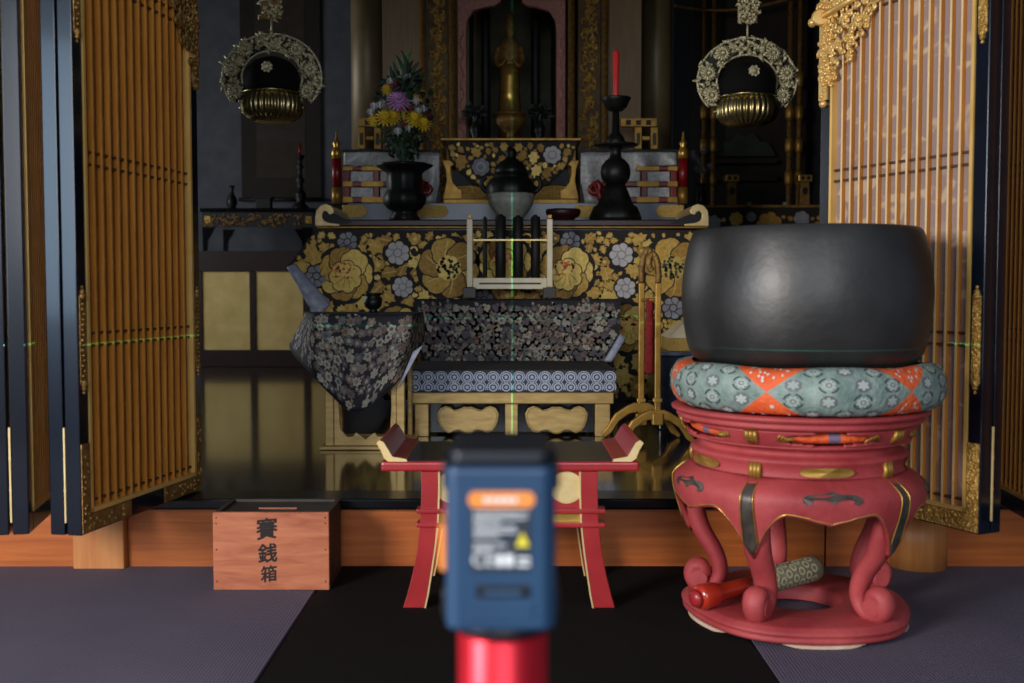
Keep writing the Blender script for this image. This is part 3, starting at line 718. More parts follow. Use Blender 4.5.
# upper brocade ring cushion
Cc = Vector((.708, 2.57, 0)); zc0 = .5255; zc1 = .632
CU = MB()
mat('pale_thread', (150, 162, 154), (176, 184, 176), rough=.7)
PH = [math.radians(-119.4 + 60 * q) for q in range(6)]
def cush(th, v, off=0):    # v -1..1 over the outer face
    ph = v * PI * .5; zc = (zc0 + zc1) / 2; hz = (zc1 - zc0) / 2
    lobe = 1 + .012 * math.cos(6 * (th - PH[0] - PI / 6)); sag = 1
    r = (.268 + (.053 + off) * max(0, math.cos(ph)) ** .6) * lobe
    z = zc + (hz + off) * math.sin(ph) * (1 - .10 * (1 + math.cos(6 * (th - PH[0]))) * .5 * (1 if v > 0 else 0))
    return Vector((Cc.x + r * math.cos(th), Cc.y + r * math.sin(th), z))
W_ = math.radians(17)
NV = 16
for i in range(6):
    p0 = PH[i]
    def og(u, v): 
        vv = -1 + 2 * v; return cush(p0 + (u - .5) * 2 * W_ * abs(vv) ** .9, vv)
    def tg(u, v):
        vv = -1 + 2 * v; a = p0 + W_ * abs(vv) ** .9; b_ = p0 + PI / 3 - W_ * abs(vv) ** .9; return cush(a + (b_ - a) * u, vv)
    CU.grid(og, 6, NV, 1); CU.grid(tg, 12, NV, 0)
    for q in range(26):     # woven flecks on the orange patches
        vv = random.choice((-1, 1)) * random.uniform(.3, .95); a = p0 + random.uniform(-.75, .75) * W_ * abs(vv)
        CU.fan(flower(0, 0, 1, 4, .4, random.random()), lambda u, v, l, a=a, vv=vv: cush(a + u * .011, vv + v * .06, l), .0012, 2)
    for ri, (row, cnt) in enumerate(((-.66, 3), (-.22, 4), (.22, 4), (.66, 3))):
        for q in range(cnt):
            w2 = W_ * (abs(row) + .2) + .055; lo, hi = p0 + w2, p0 + PI / 3 - w2
            a = lo + (hi - lo) * (q + .5 * (cnt == 1)) / max(1, cnt - 1); fn_ = lambda u, v, l, a=a, row=row: cush(a + u, row + v, l)
            if (q + ri) % 2:
                for k in range(4): ring(CU, fn_, 0, 0, .058, .07, .0012, 3, 5, 3.1, k * PI / 2 + .25, k * PI / 2 + 1.3)
                CU.fan(flower(0, 0, .05, 8, .3, 0, 3, 3.1), fn_, .0012, 4); ring(CU, fn_, 0, 0, .014, .022, .0018, 5, 10, 3.1)
            else:
                CU.fan(flower(0, 0, .06, 8, .12, 0, 3, 3.1), fn_, .001, 5); CU.fan(flower(0, 0, .045, 6, .4, 0, 3, 3.1), fn_, .0016, 4)
CU.lathe([(.274, zc1 - .012), (.2, zc1 - .024), (.0005, zc1 - .026)], Cc, 48, 0, caps=False).lathe([(.274, zc0 + .001), (.0005, zc0 + .001)], Cc, 48, 0, caps=False)
tag(CU.build('bell_cushion', ['teal_brocade', 'orange_brocade', 'cream_thread', 'dark_thread', MATS['pale_thread'], 'grey_silk'], fix=True), 'round brocade cushion with teal and orange patches under the black bowl', 'cushion')
# bowl bell
zk0, zk1 = .612, .946
pk = [(.001, zk0), (.15, zk0 + .003), (.24, zk0 + .008), (.268, zk0 + .024), (.280, zk0 + .055), (.290, zk0 + .11), (.2955, zk0 + .17), (.2925, zk0 + .225), (.2835, zk0 + .275), (.274, zk0 + .316), (.266, zk1 - .004), (.262, zk1), (.254, zk1 - .002), (.262, zk0 + .27), (.278, zk0 + .2), (.28, zk0 + .12), (.25, zk0 + .04), (.15, zk0 + .014), (.001, zk0 + .012)]
kb = MB().lathe(pk, Cc, 72, caps=False)
K = kb.build('bowl_bell', 'bronze_bowl', sub=1)
tag(K, 'large black bronze bowl bell sitting on the patchwork cushion', 'bell')
# striker lying on the base
A1, B1 = Vector((.43, 2.445, .08)), Vector((.77, 2.66, .095))
dv = (B1 - A1); R_ = dv.to_track_quat('Z', 'Y').to_matrix(); Ls = dv.length
KM = thing('bell_striker', 'red handled striker with brocade wrapped head lying on the stand base', 'striker', tuple(A1))
MB().lathe([(.001, -.012), (.012, -.011), (.019, -.006), (.021, 0), (.017, .005)], A1, 20, R=R_, caps=False).build('end_knob', 'red_lacquer', KM)
MB().lathe([(.017, .0052), (.027, .008), (.03, .016), (.03, .05), (.026, .062), (.021, .08), (.019, .13), (.018, Ls * .53)], A1, 20, R=R_).build('handle', mat('striker_red', (168, 38, 24), (190, 56, 34), rough=.25, coat=.5), KM)
mb = MB(); q0 = Ls * .535
mb.lathe([(.018, q0), (.027, q0 + .004), (.03, q0 + .03), (.031, q0 + .07), (.032, Ls - .01), (.029, Ls), (.001, Ls + .001)], A1, 20, 0, R=R_, caps=False)
hf = lambda u, v, l: A1 + R_ @ Vector(((.031 + l) * math.cos(u), (.031 + l) * math.sin(u), v))
for i in range(7):
    for j in range(7): ring(mb, hf, i * .9 + (j % 2) * .45, q0 + .02 + j * .022, .2, .34, .0012, 1, 10, sq=.03)
mb.build('wrapped_head', [mat('brocade_head', (112, 110, 86), (146, 140, 112), rough=.7, scale=60, bump=.4), mat('brocade_mark', (180, 172, 138), rough=.6)], KM)
# ================================================================ gilt side desk on the left, with its dark brocade cloth
Yg = FLY(450, ZR) ; g0, g1 = X(324, Yg), X(404, Yg); gd = .33; gz = Z(313.5, Yg - .03) - .006
G = thing('side_desk', 'gilt wooden side desk with cusped openings under the left floral cloth', 'desk', ((g0 + g1) / 2, Yg + gd / 2, ZR))
zf = Z(446, Yg); GX = .032
MB().box(g0 - .022, g1 + .022, Yg - .01, Yg + gd + .01, ZR, zf).build('base_frame', 'gold_leaf_wood', G, bevel=.004)
MB().box(g0 - .03, g1 + .03, Yg - .012, Yg + gd + .012, gz - .02, gz).build('desk_top', 'gold_leaf_wood', G, bevel=.003)
for x in (g0, g1 - GX):
    for y in (Yg, Yg + gd - GX): MB().box(x if x == g0 or y == Yg else x + .014, x + GX - (.014 if x == g0 and y > Yg else 0), y, y + GX, zf + .0005, gz - .0205).build('leg', 'gold_leaf_wood', G, bevel=.003)
def cusp(y):
    xa, xb = g0 + GX + .0005, g1 - GX - .0005; w_ = xb - xa; c = (xa + xb) / 2
    zl, zh = zf + .0005, gz - .0205
    inner = [(-.30, 1.), (-.33, .30), (-.31, .13), (-.23, .07), (-.15, .075), (-.12, .105), (-.06, .08), (0, .05), (.06, .08), (.12, .105), (.15, .075), (.23, .07), (.31, .13), (.33, .30), (.30, 1.)]
    poly = [(xa, zl), (xb, zl), (xb, zh)] + [(c + u * w_ * 1.28, zl + v * (zh - zl)) for u, v in reversed(inner)] + [(xa, zh)]
    MB().prism(poly, lambda u, v, d: Vector((u, d, v)), y, y + .012).build('cusped_panel', 'gold_leaf_wood', G, bevel=.0015)
cusp(Yg + .008)

FL = ['navy_cloth'] + ['fl%d' % i for i in range(7)]
def sow(mb, fn, u0, u1, v0, v1, inside, r0=.011, r1=.02, step=.021, lift=.0015, nm=7, base=1):
    i = 0; v = v0
    while v < v1:
        u = u0 + (step * .5 if i % 2 else 0)
        while u < u1:
            cu_, cv_ = u + random.uniform(-.25, .25) * step, v + random.uniform(-.25, .25) * step
            if inside(cu_, cv_):
                r = random.uniform(r0, r1) * .5; mi = base + random.randrange(nm); rot = random.random() * 3
                mb.fan(flower(cu_, cv_, r, random.choice((5, 6, 8)), .3, rot, 3), fn, lift, mi)
                mb.fan(disc(cu_, cv_, r * .36, 7), fn, lift * 1.7, base + random.randrange(nm))
                for q in range(2):
                    a = random.uniform(0, 6.28); mb.fan(leaf2d(cu_ + r * 1.35 * math.cos(a), cv_ + r * 1.35 * math.sin(a), r * .5, a), fn, lift * .8, base + random.randrange(nm))
            u += step
        v += step * .82; i += 1
def inpoly(x, y, P):
    c = False; n = len(P)
    for i in range(n):
        x0, y0 = P[i]; x1, y1 = P[i - 1]
        if (y0 > y) != (y1 > y) and x < (x1 - x0) * (y - y0) / (y1 - y0) + x0: c = not c
    return c
top = [(305, 311, 4.28), (309, 311.5, 4.15), (313, 312.5, Yg - .02), (338, 313, Yg - .035), (362, 313, Yg - .035), (386, 313, Yg - .035), (414, 313, Yg - .03), (418, 312.5, 4.12), (423, 312, 4.27)]
bot = [(300, 333, 4.3), (290, 347, 4.17), (311, 373, Yg - .03), (331, 394, Yg - .05), (355, 413, Yg - .055), (383, 395, Yg - .05), (402, 375, Yg - .03), (421, 345, 4.12), (425, 330, 4.28)]
tp = smooth_path([at(*q) for q in top], 6); bp_ = smooth_path([at(*q) for q in bot], 6); nn = len(tp) - 1
for p_ in tp: p_.z = gz + .0045
def drape(u, v):
    i = min(int(u * nn), nn - 1); f = u * nn - i
    a = tp[i].lerp(tp[i + 1], f); b_ = bp_[i].lerp(bp_[i + 1], f); p = a.lerp(b_, v)
    return p + Vector((0, -.006 * math.sin(v * PI) * math.sin(u * 30), 0))
def drape_l(u, v, l):
    p = drape(min(max(u, 0), .9999), min(max(v, 0), 1)); e = .003
    q = drape(min(u + e, 1), min(max(v, 0), 1)) - drape(max(u - e, 0), min(max(v, 0), 1)); s = drape(u, min(v + e, 1)) - drape(u, max(v - e, 0))
    nrm = q.cross(s); nrm.normalize()
    if nrm.y > 0: nrm.negate()
    return p + nrm * (l + .0016)
CL = thing('brocade_cloth', 'dark floral brocade cloth hanging in a point over the gilt side desk', 'cloth', at(355, 413, Yg))
mb = MB(); mb.grid(drape, 48, 14)
mb.add([tuple(p) for p in tp], [list(range(len(tp)))], 0)
mb.build('cloth', 'navy_cloth', CL, solid=.003)
mb = MB(); rowL = .115; 
for j in range(8):
    for i in range(25):
        u = (i + (j % 2) * .5 + random.uniform(-.2, .2)) / 25; v = (j + .5 + random.uniform(-.2, .2)) / 8
        hl = (drape(u, 1) - drape(u, 0)).length; wl = .02 / max(.02, (drape(min(u + .02, 1), v) - drape(max(u - .02, 0), v)).length) * 2
        if u > .98 or u < .02: continue
        r = random.uniform(.015, .021); mi = random.randrange(7)
        ru = r * .04 / max(.004, (drape(min(u + .02, 1), v) - drape(max(u - .02, 0), v)).length); rv = r / max(hl, .05)
        if v + rv > 1 or v - rv < 0 or u + ru > 1 or u - ru < 0: continue
        fn = lambda a, b_, l, u=u, v=v, ru=ru, rv=rv: drape_l(u + a * ru, v + b_ * rv, l)
        mb.fan(flower(0, 0, 1, random.choice((5, 6, 8)), .3, random.random(), 3), fn, .001, mi); mb.fan(disc(0, 0, .4, 7), fn, .0018, random.randrange(7))
        for q in range(2):
            a = random.uniform(0, 6.28); mb.fan(leaf2d(1.3 * math.cos(a), 1.3 * math.sin(a), .5, a), fn, .0008, random.randrange(7))
mb.build('woven_flower_pattern', FL[1:], CL, fix=False)['kind'] = 'stuff'
P4 = [at(413, 352, Yg - .035), at(423, 345, Yg - .03), at(403, 381, Yg - .06), at(398, 388, Yg - .07)]
mb = MB(); mb.grid(lambda u, v: P4[0].lerp(P4[1], u).lerp(P4[3].lerp(P4[2], u), v), 4, 8); mb.build('folded_lining', 'lining', CL, solid=.002)
mb = MB(); mb.tube([drape(q / 48, 1) for q in range(49)], .0028, 5); mb.build('hem', 'navy_cloth', CL)

def pot(name, label, cat, c, prof, m_, n=24, group=None, rf=None):
    return tag(MB().lathe(prof, c, n, rf=rf).build(name, m_), label, cat, group)
Yp = Yg + .14; zc_ = gz + .0065
pot('incense_pot', 'small dark bronze pot standing on the floral cloth of the left side desk', 'pot', at(373, 300, Yp) * 1 - Vector((0, 0, at(373, 300, Yp).z - zc_)),
    [(.018, 0), (.02, .004), (.014, .01), (.03, .02), (.036, .036), (.034, .052), (.026, .06), (.032, .068), (.034, .074), (.028, .076), (.02, .074)], 'dark_bronze')

# ================================================================ raised seat (bench) with patterned pad
Yr = FLY(437, ZR); r0, r1 = X(408.5, Yr), X(614.5, Yr); rd = .56; rt = Z(392.5, Yr)
R = thing('gilt_bench', 'low gilt bench with cloud shaped panels below the patterned blue pad', 'bench', ((r0 + r1) / 2, Yr + rd / 2, ZR))
MB().box(r0, r1, Yr, Yr + rd, Z(404, Yr), rt).build('seat_frame', 'gold_leaf_wood', R, bevel=.005)
zl_ = Z(404.4, Yr)
for a, b_ in ((414, 428), (505, 518), (596, 611)):
    for y in (Yr + .012, Yr + rd - .07): MB().box(X(a, Yr), X(b_, Yr), y, y + .055, ZR, zl_).build('leg', 'gold_leaf_wood', R, bevel=.003)
MB().box(X(428.5, Yr), X(595.5, Yr), Yr + .075, Yr + .085, ZR + .01, zl_).build('recess_board', 'black_lacquer', R)
for a, b_ in ((436, 499), (525, 589)):
    xa, xb = X(a, Yr), X(b_, Yr); c = (xa + xb) / 2; hw = (xb - xa) / 2; za, zb_ = Z(435, Yr), Z(406.5, Yr); zm_ = (za + zb_) / 2; hh = (zb_ - za) / 2
    half = [(0, .92), (.12, .95), (.3, .78), (.45, .72), (.55, .9), (.72, 1.), (.9, .85), (1., .45), (.97, .0), (.9, -.45), (.78, -.8), (.6, -.95), (.45, -.78), (.3, -.72), (.12, -.95), (0, -1)]
    pl = [(c + u * hw, zm_ + v * hh) for u, v in half] + [(c - u * hw, zm_ + v * hh) for u, v in reversed(half[1:-1])]
    pn = MB().prism(pl, lambda u, v, d: Vector((u, d, v)), Yr + .02, Yr + .032).build('cloud_panel', 'gold_leaf_wood', R, bevel=.004, seg=2)
    mb = MB(); mb.tube([Vector((c + (u - c) * .93, Yr + .0195, zm_ + (v - zm_) * .9)) for u, v in pl], .0012, 5, closed=True); mb.build('engraved_line', 'gilt_dark', pn)
PZ = Z(369.5, Yr); P_ = thing('seat_pad', 'thick pad edged with blue and white ring pattern on the gilt bench', 'cushion', ((r0 + r1) / 2, Yr + rd / 2, rt))
MB().box(r0 - .002, r1 + .01, Yr + .004, Yr + rd - .02, rt + .001, PZ).build('pad', ['pad_top'], P_, bevel=.008, seg=3)
mb = MB().box(r0 - .0005, r1 + .0085, Yr + .0005, Yr + .0038, rt + .004, PZ - .007)
fn = lambda u, v, l: Vector((u, Yr + .0005 - l, v)); hgt = (PZ - .008 - rt - .005)
zz1, zz2 = PZ - .008 - hgt * .29, rt + .005 + hgt * .2
n_r = 16; pit = (r1 + .009 - r0) / n_r
for i in range(n_r):
    cx_ = r0 + pit * (i + .5)
    for z, a0, a1 in ((zz1, 0, 2 * PI), (zz2, 0, 2 * PI)):
        for ra, rb in ((.42, .5), (.24, .36), (.0, .14)):
            if z == zz2 and ra > .4: ring(mb, fn, cx_, z, pit * ra, pit * rb, .0008, 1, 12, 1, -.45, PI + .45)
            else: ring(mb, fn, cx_, z, pit * ra, pit * rb, .0008, 1, 16, .95)
mb.build('ring_border', ['pad_blue', 'pad_ring'], P_, fix=False)

# ================================================================ centre desk behind the bench under a dark floral cloth
Yc = Yr + rd + .045; c0, c1 = X(414, Yc), X(621, Yc); cz = .756; cdp = .24
CT = thing('offering_desk', 'black lacquered desk hidden under the dark floral cloth behind the bench', 'desk', ((c0 + c1) / 2, Yc + cdp / 2, ZR))
MB().box(c0 + .01, c1 - .01, Yc + .01, Yc + cdp, cz - .03, cz - .004).build('desk_top', 'black_lacquer', CT, bevel=.004)
for x in (c0 + .03, c1 - .07):
    for y in (Yc + .02, Yc + cdp - .05): MB().box(x, x + .04, y, y + .04, ZR, cz - .0305).build('leg', 'black_lacquer', CT)
CC = thing('desk_cloth', 'dark floral brocade cloth behind the bench with a blue grey folded corner', 'cloth', ((c0 + c1) / 2, Yc, Z(372, Yc)))
pl = [(413, 300), (622, 300), (624, 335), (603, 368), (420, 368), (402, 372), (424, 346)]
pl = [(X(a, Yc), Z(b_, Yc)) for a, b_ in [(414, 299.5), (620, 299.5), (620, 338), (606, 367), (426, 367), (419, 345)]]
mb = MB(); mb.prism(pl, lambda u, v, d: Vector((u, d, v)), Yc - .006, Yc - .002)
mb.box(c0 - .002, c1 + .002, Yc - .006, Yc + cdp, cz - .003, cz + .001)
mb.build('cloth', 'navy_cloth', CC)
mb = MB(); fn = lambda u, v, l: Vector((u, Yc - .006 - l, v))
sow(mb, fn, c0, c1, Z(366, Yc), Z(300, Yc), lambda u, v: inpoly(u, v, pl) and inpoly(u - .022, v, pl) and inpoly(u + .022, v, pl) and inpoly(u, v + .03, pl) and inpoly(u, v - .012, pl), .036, .054, .036)
fnt = lambda u, v, l: Vector((u, v, cz + .001 + l))
sow(mb, fnt, c0 + .04, c1 - .04, Yc + .035, Yc + cdp - .02, lambda u, v: True, .036, .05, .05)
mb.build('woven_flower_pattern', FL[1:], CC, fix=False)['kind'] = 'stuff'
for q in ([(620, 334, 0), (626, 338, .0), (612, 362, .02), (604, 361, .02)],):
    P4 = [at(a, b_, Yc - .012 - d_) for a, b_, d_ in q]; 
    mb = MB(); mb.grid(lambda u, v: P4[0].lerp(P4[1], u).lerp(P4[3].lerp(P4[2], u), v) + Vector((0, -.006 * math.sin(u * PI), 0)), 6, 8)
    mb.build('folded_lining', 'lining', CC, solid=.003)

# scroll rack on the centre desk
Yk = Yc + .06; kz = cz + .0055
KR = thing('scroll_rack', 'small ivory and gilt rack holding dark tubes above the floral cloth', 'rack', (X(509, Yk), Yk + .03, kz))
for a in (470, 550):
    MB().box(X(a - 3, Yk), X(a + 2.6, Yk), Yk, Yk + .024, Z(287, Yk), Z(219, Yk)).build('post', 'ivory', KR, bevel=.003)
    MB().box(X(a - 2.2, Yk), X(a + 1.8, Yk), Yk + .003, Yk + .021, Z(218.5, Yk), Z(214.5, Yk)).build('post_cap', 'gilt_dull', KR, bevel=.002)
    MB().box(X(a - 7, Yk), X(a + 6, Yk), Yk - .01, Yk + .07, kz, Z(287.4, Yk)).build('foot', 'dark_wood', KR, bevel=.003)
MB().box(X(473, Yk), X(546.8, Yk), Yk + .004, Yk + .012, Z(240.7, Yk), Z(239.2, Yk)).build('upper_rail', 'gilt_pale', KR)
sh = MB().box(X(473, Yk), X(546.8, Yk), Yk, Yk + .078, Z(289, Yk), Z(278, Yk)).build('lower_rail', 'ivory', KR, bevel=.002)
MB().box(X(479, Yk), X(541, Yk), Yk - .0025, Yk - .0002, Z(284.4, Yk), Z(282.6, Yk)).build('groove', 'dark_wood', sh)
for px, w_, y0_, lab in ((485, 4.6, 217, 'thin dark tube nearest the left post of the ivory rack'), (500.5, 10.6, 215, 'dark tube second from the left in the ivory rack'), (518, 10.4, 216, 'dark tube third from the left in the ivory rack'), (535.5, 9.6, 215.5, 'dark tube nearest the right post of the ivory rack')):
    o = MB(); zt_, zb_ = Z(y0_, Yk + .03), Z(277.6, Yk)
    rr = w_ / 2 * PX(Yk); o.lathe([(rr * .8, zb_), (rr, zb_ + .004), (rr, zt_ - .006), (rr * .75, zt_ - .003), (rr * .5, zt_ - .002), (rr * .45, zt_ + .004), (.0005, zt_ + .005)], (X(px, Yk + .03), Yk + .046, 0), 18)
    tag(o.build('scroll_tube', 'matt_black'), lab, 'tube', 'dark tubes in the ivory rack')

# ================================================================ main altar table with gold brocade front
Ya = 5.30; a0, a1 = X(330, Ya), X(696, Ya); az = Z(219.5, Ya); ad = .54
AT = thing('altar_table', 'wide lacquered altar table with scrolled gilt ends above the gold brocade', 'altar table', ((a0 + a1) / 2, Ya + ad / 2, ZR))
MB().box(X(328, Ya), X(699, Ya), Ya, Ya + ad, Z(226.2, Ya), az).build('table_top', mat('lacquer_wine', (34, 10, 14), (52, 18, 22), rough=.42), AT, bevel=.006)
MB().box(X(318, Ya), X(707, Ya), Ya - .012, Ya + ad, Z(228.3, Ya), Z(226.4, Ya)).build('gilt_moulding', 'gilt_dull', AT, bevel=.003)
MB().box(X(333, Ya), X(693, Ya), Ya + ad - .05, Ya + ad - .03, az + .0005, Z(203, Ya + ad - .05)).build('back_board', 'slate_lacquer', AT, bevel=.003)
Yq = Ya + ad - .055
for a, b_ in ((343, 368), (416, 449), (572, 594), (655, 683)):
    h0, h1 = Z(217.5, Yq), Z(205, Yq); xa, xb = X(a, Yq), X(b_, Yq); zc = (h0 + h1) / 2
    pts_ = [(xa, h0), (xb - .03, h0), (xb - .012, h0 + .012), (xb, zc), (xb - .012, h1 - .012), (xb - .03, h1), (xa, h1)] if a != 655 and a != 572 else [(xb, h0), (xa + .03, h0), (xa + .012, h0 + .012), (xa, zc), (xa + .012, h1 - .012), (xa + .03, h1), (xb, h1)]
    MB().prism(pts_, lambda u, v, d: Vector((u, d, v)), Yq - .004, Yq + .004).build('gilt_fitting', mat('gilt_punched', (204, 162, 78), (236, 200, 116), rough=.5, metal=.3, scale=120, bump=.6), AT, bevel=.0015)
for s, e in ((-1, 316), (1, 708)):
    q = PX(Ya)
    out = [(0, 22), (0, 14), (1, 7), (5, 2), (11, 0), (16, 2), (19, 6), (18, 10), (14, 11), (12, 8), (9, 7), (7, 10), (7, 14), (9, 17), (14, 19), (24, 20), (24, 22)]
    poly = [(X(e, Ya) - s * u * q, Z(226, Ya) + (22 - v) * q) for u, v in out]
    MB().prism(poly, lambda u, v, d: Vector((u, d, v)), Ya - .006, Ya + ad - .06).build('scrolled_end', 'gilt_pale', AT, bevel=.003)
    poly = [(X(e, Ya) - s * u * q, Z(226, Ya) + (22 - v) * q) for u, v in ((12.2, 8.2), (14.5, 11), (18, 11), (30, 15), (38, 19.6), (25, 19.8), (14.4, 19), (9.2, 17), (7.2, 14), (7.2, 10), (9, 7.2))]
    MB().prism(poly, lambda u, v, d: Vector((u, d, v)), Ya - .004, Ya + ad - .07).build('end_lining', 'matt_black', AT)
MB().box(a0 + .06, a1 - .06, Ya + .05, Ya + ad - .05, ZR, Z(228.6, Ya)).build('carcass', 'black_lacquer', AT)
# gold brocade frontal
AC = thing('altar_cloth', 'black and gold brocade altar frontal with large peonies under the altar table', 'cloth', ((a0 + a1) / 2, Ya, .3))
Yf = Ya + .03
outl = [(316, 230), (708, 230), (737, 268), (690, 335), (640, 400), (384, 400), (337, 330), (318, 318), (287, 268)]
PLF = [(X(a, Yf), Z(b_, Yf)) for a, b_ in outl]
MB().prism(PLF, lambda u, v, d: Vector((u, d, v)), Yf - .004, Yf).build('cloth', 'ground_cloth', AC)
EM = ['emb_gold', 'emb_gold2', 'emb_gold3', 'emb_line', 'emb_white', 'emb_grey', 'emb_orange', 'emb_green', 'ground_cloth']
fpx = lambda a, b_, l: Vector((X(a, Yf), Yf - .0045 - l, Z(b_, Yf)))
mb = MB(); used = []
def big(x, y, r, kind):
    used.append((x, y, r * 1.0)); u_ = .0045
    mb.fan(flower(x, y, r * 1.13, 7 if kind != 'open' else 6, .12, .3 if kind == 'open' else 0), fpx, .0036, 8)
    if kind == 'open':
        for i in range(6):
            a = i * PI / 3 + .3; cx_, cy_ = x + r * .58 * math.cos(a), y + r * .58 * math.sin(a)
            mb.fan(flower(cx_, cy_, r * .53, 4, .12, a, 5), fpx, u_ + .0004 * i, 8); mb.fan(flower(cx_, cy_, r * .49, 4, .12, a, 5), fpx, u_ + .0002 + .0004 * i, 1 if i % 2 else 0)
            strip(mb, fpx, [(x + r * t * math.cos(a + .5 * (t - .5)), y + r * t * math.sin(a + .5 * (t - .5))) for t in (.3, .5, .7, .9)], .9, u_ + .003, 3)
        mb.fan(flower(x, y, r * .44, 9, .15), fpx, u_ + .0032, 2)
        for i in range(46):
            a = random.uniform(0, 6.28); q = r * .38 * random.random() ** .5; mb.fan(disc(x + q * math.cos(a), y + q * math.sin(a), 1.6, 6), fpx, u_ + .0036, 7)
    else:
        for i in range(7):
            a = i * 2 * PI / 7; cx_, cy_ = x + r * .52 * math.cos(a), y + r * .52 * math.sin(a)
            mb.fan(flower(cx_, cy_, r * .55, 5, .14, a, 5), fpx, u_ + .0004 * i, 8); mb.fan(flower(cx_, cy_, r * .51, 5, .14, a, 5), fpx, u_ + .0002 + .0004 * i, (2, 0, 1)[i % 3])
        mb.fan(flower(x, y + r * .1, r * .64, 7, .16), fpx, u_ + .0032, 8); mb.fan(flower(x, y + r * .1, r * .6, 7, .16), fpx, u_ + .0034, 2)
        for i in range(5):
            a = .4 + i * .55; strip(mb, fpx, [(x + r * t * math.cos(a + .6 * t), y + r * t * math.sin(a + .6 * t)) for t in (.15, .35, .55)], 1, u_ + .0038, 1)
        for i in range(34):
            a = random.uniform(0, 6.28); q = r * .42 * random.random() ** .5; mb.fan(disc(x - r * .1 + q * math.cos(a), y - r * .15 + q * .8 * math.sin(a), 1.25, 6), fpx, u_ + .0042, 6)
def white(x, y, r, m_=4):
    used.append((x, y, r)); mb.fan(flower(x, y, r * 1.14, 7, .14), fpx, .0056, 8); mb.fan(flower(x, y, r, 7, .2), fpx, .0062, m_)
    for i in range(7):
        a = i * 2 * PI / 7; strip(mb, fpx, [(x + r * .4 * math.cos(a + .3), y + r * .4 * math.sin(a + .3)), (x + r * .62 * math.cos(a), y + r * .62 * math.sin(a)), (x + r * .86 * math.cos(a), y + r * .86 * math.sin(a))], .8, .007, 5 if m_ == 4 else 8)
    ring(mb, fpx, x, y, r * .3, r * .4, .007, 5 if m_ == 4 else 8, 12)
big(346, 274, 27, 'peony'); big(449, 268, 29, 'open'); big(566, 272, 27, 'peony'); big(672, 268, 29, 'open'); big(628, 328, 24, 'peony'); big(398, 330, 24, 'peony'); big(505, 262, 26, 'peony')
for a in ((398, 253, 12), (403, 287, 10.5), (621, 255, 12), (625, 288, 10.5), (726, 262, 11)): white(*a)
for a in ((348, 242, 10), (570, 241.5, 10), (673, 308, 11), (317, 276, 11), (484, 300, 10)): white(*a, 5)
tries = 0
while tries < 9000:
    tries += 1; r = random.uniform(7.5, 12.5) if tries < 2500 else (random.uniform(4.5, 8) if tries < 5500 else random.uniform(2.4, 4.5)); x = random.uniform(288, 736); y = random.uniform(230, 398)
    if not all(inpoly(X(x + dx * r, Yf), Z(y + dy * r, Yf), PLF) for dx, dy in ((1, 0), (-1, 0), (0, 1), (0, -1))): continue
    if any((x - a) ** 2 + (y - b_) ** 2 < (r * .62 + c) ** 2 for a, b_, c in used): continue
    used.append((x, y, r * .62)); k = random.random(); rot = random.uniform(0, 6.28)
    if k < .72 or r < 4: mb.fan(leaf2d(x, y, r * 1.12, rot), fpx, .001, random.choice((0, 0, 1, 2))); strip(mb, fpx, [(x - r * .6 * math.cos(rot), y - r * .6 * math.sin(rot)), (x + r * .9 * math.cos(rot), y + r * .9 * math.sin(rot))], .7, .0018, 3)
    elif k < .86: mb.fan(flower(x, y, r * .95, 5, .25, rot), fpx, .001, random.choice((0, 1))); mb.fan(disc(x, y, r * .3, 8), fpx, .0018, 3)
    else: strip(mb, fpx, [(x + r * (1 - t * .8) * math.cos(rot + t * 6), y + r * (1 - t * .8) * math.sin(rot + t * 6)) for t in [q / 14 for q in range(15)]], 1.7, .0012, 2)
mb.build('embroidered_pattern', EM, AC, fix=False)['kind'] = 'stuff'
P4 = [at(287, 267.5, Yf - .03), at(295, 263.5, Yf - .012), at(331, 304, Yf - .02), at(316, 319, Yf - .05)]
MB().grid(lambda u, v: P4[0].lerp(P4[1], u).lerp(P4[3].lerp(P4[2], u), v) + Vector((0, -.012 * math.sin(u * PI) + .004 * math.sin(v * 25), 0)), 6, 16).build('folded_lining', 'lining', AC, solid=.004)

# ---- things standing on the altar table
def onto(px, Y, z): return (X(px, Y), Y, z)
Yv = Ya + .17; zt_ = az + .0008; q = PX(Yv)
FV = tag(MB().lathe([(a * q, b_ * q) for a, b_ in ((14, 0), (15, 3), (12, 7), (12, 10), (17, 13), (20.5, 18), (21, 24), (18.5, 29), (17, 32), (17.5, 42), (17, 47), (20, 50), (27, 54), (28, 56), (24, 57), (15, 52), (12, 40))], onto(405, Yv, zt_), 40, rf=lambda a, z: 1 + .03 * math.cos(8 * a), caps=True).build('flower_vase', 'dark_bronze'), 'dark bronze vase with a wide flared lip on the left of the altar', 'vase')
BQ = thing('flower_bouquet', 'mixed bouquet of yellow, white and mauve flowers in the bronze vase', 'flowers', Vector(onto(405, Yv, zt_ + 46 * q)))
def fpos(px, py, dy): return at(px, py, Yv + dy)
foot = Vector(onto(405, Yv, zt_ + 53 * q))
st_ = MB()
heads = []
def stem(p): st_.tube(smooth_path([foot + Vector((random.uniform(-.03, .03), random.uniform(-.03, .03), 0)), foot.lerp(p, .5) + Vector((0, 0, .02)), p], 4), .0028, 5)
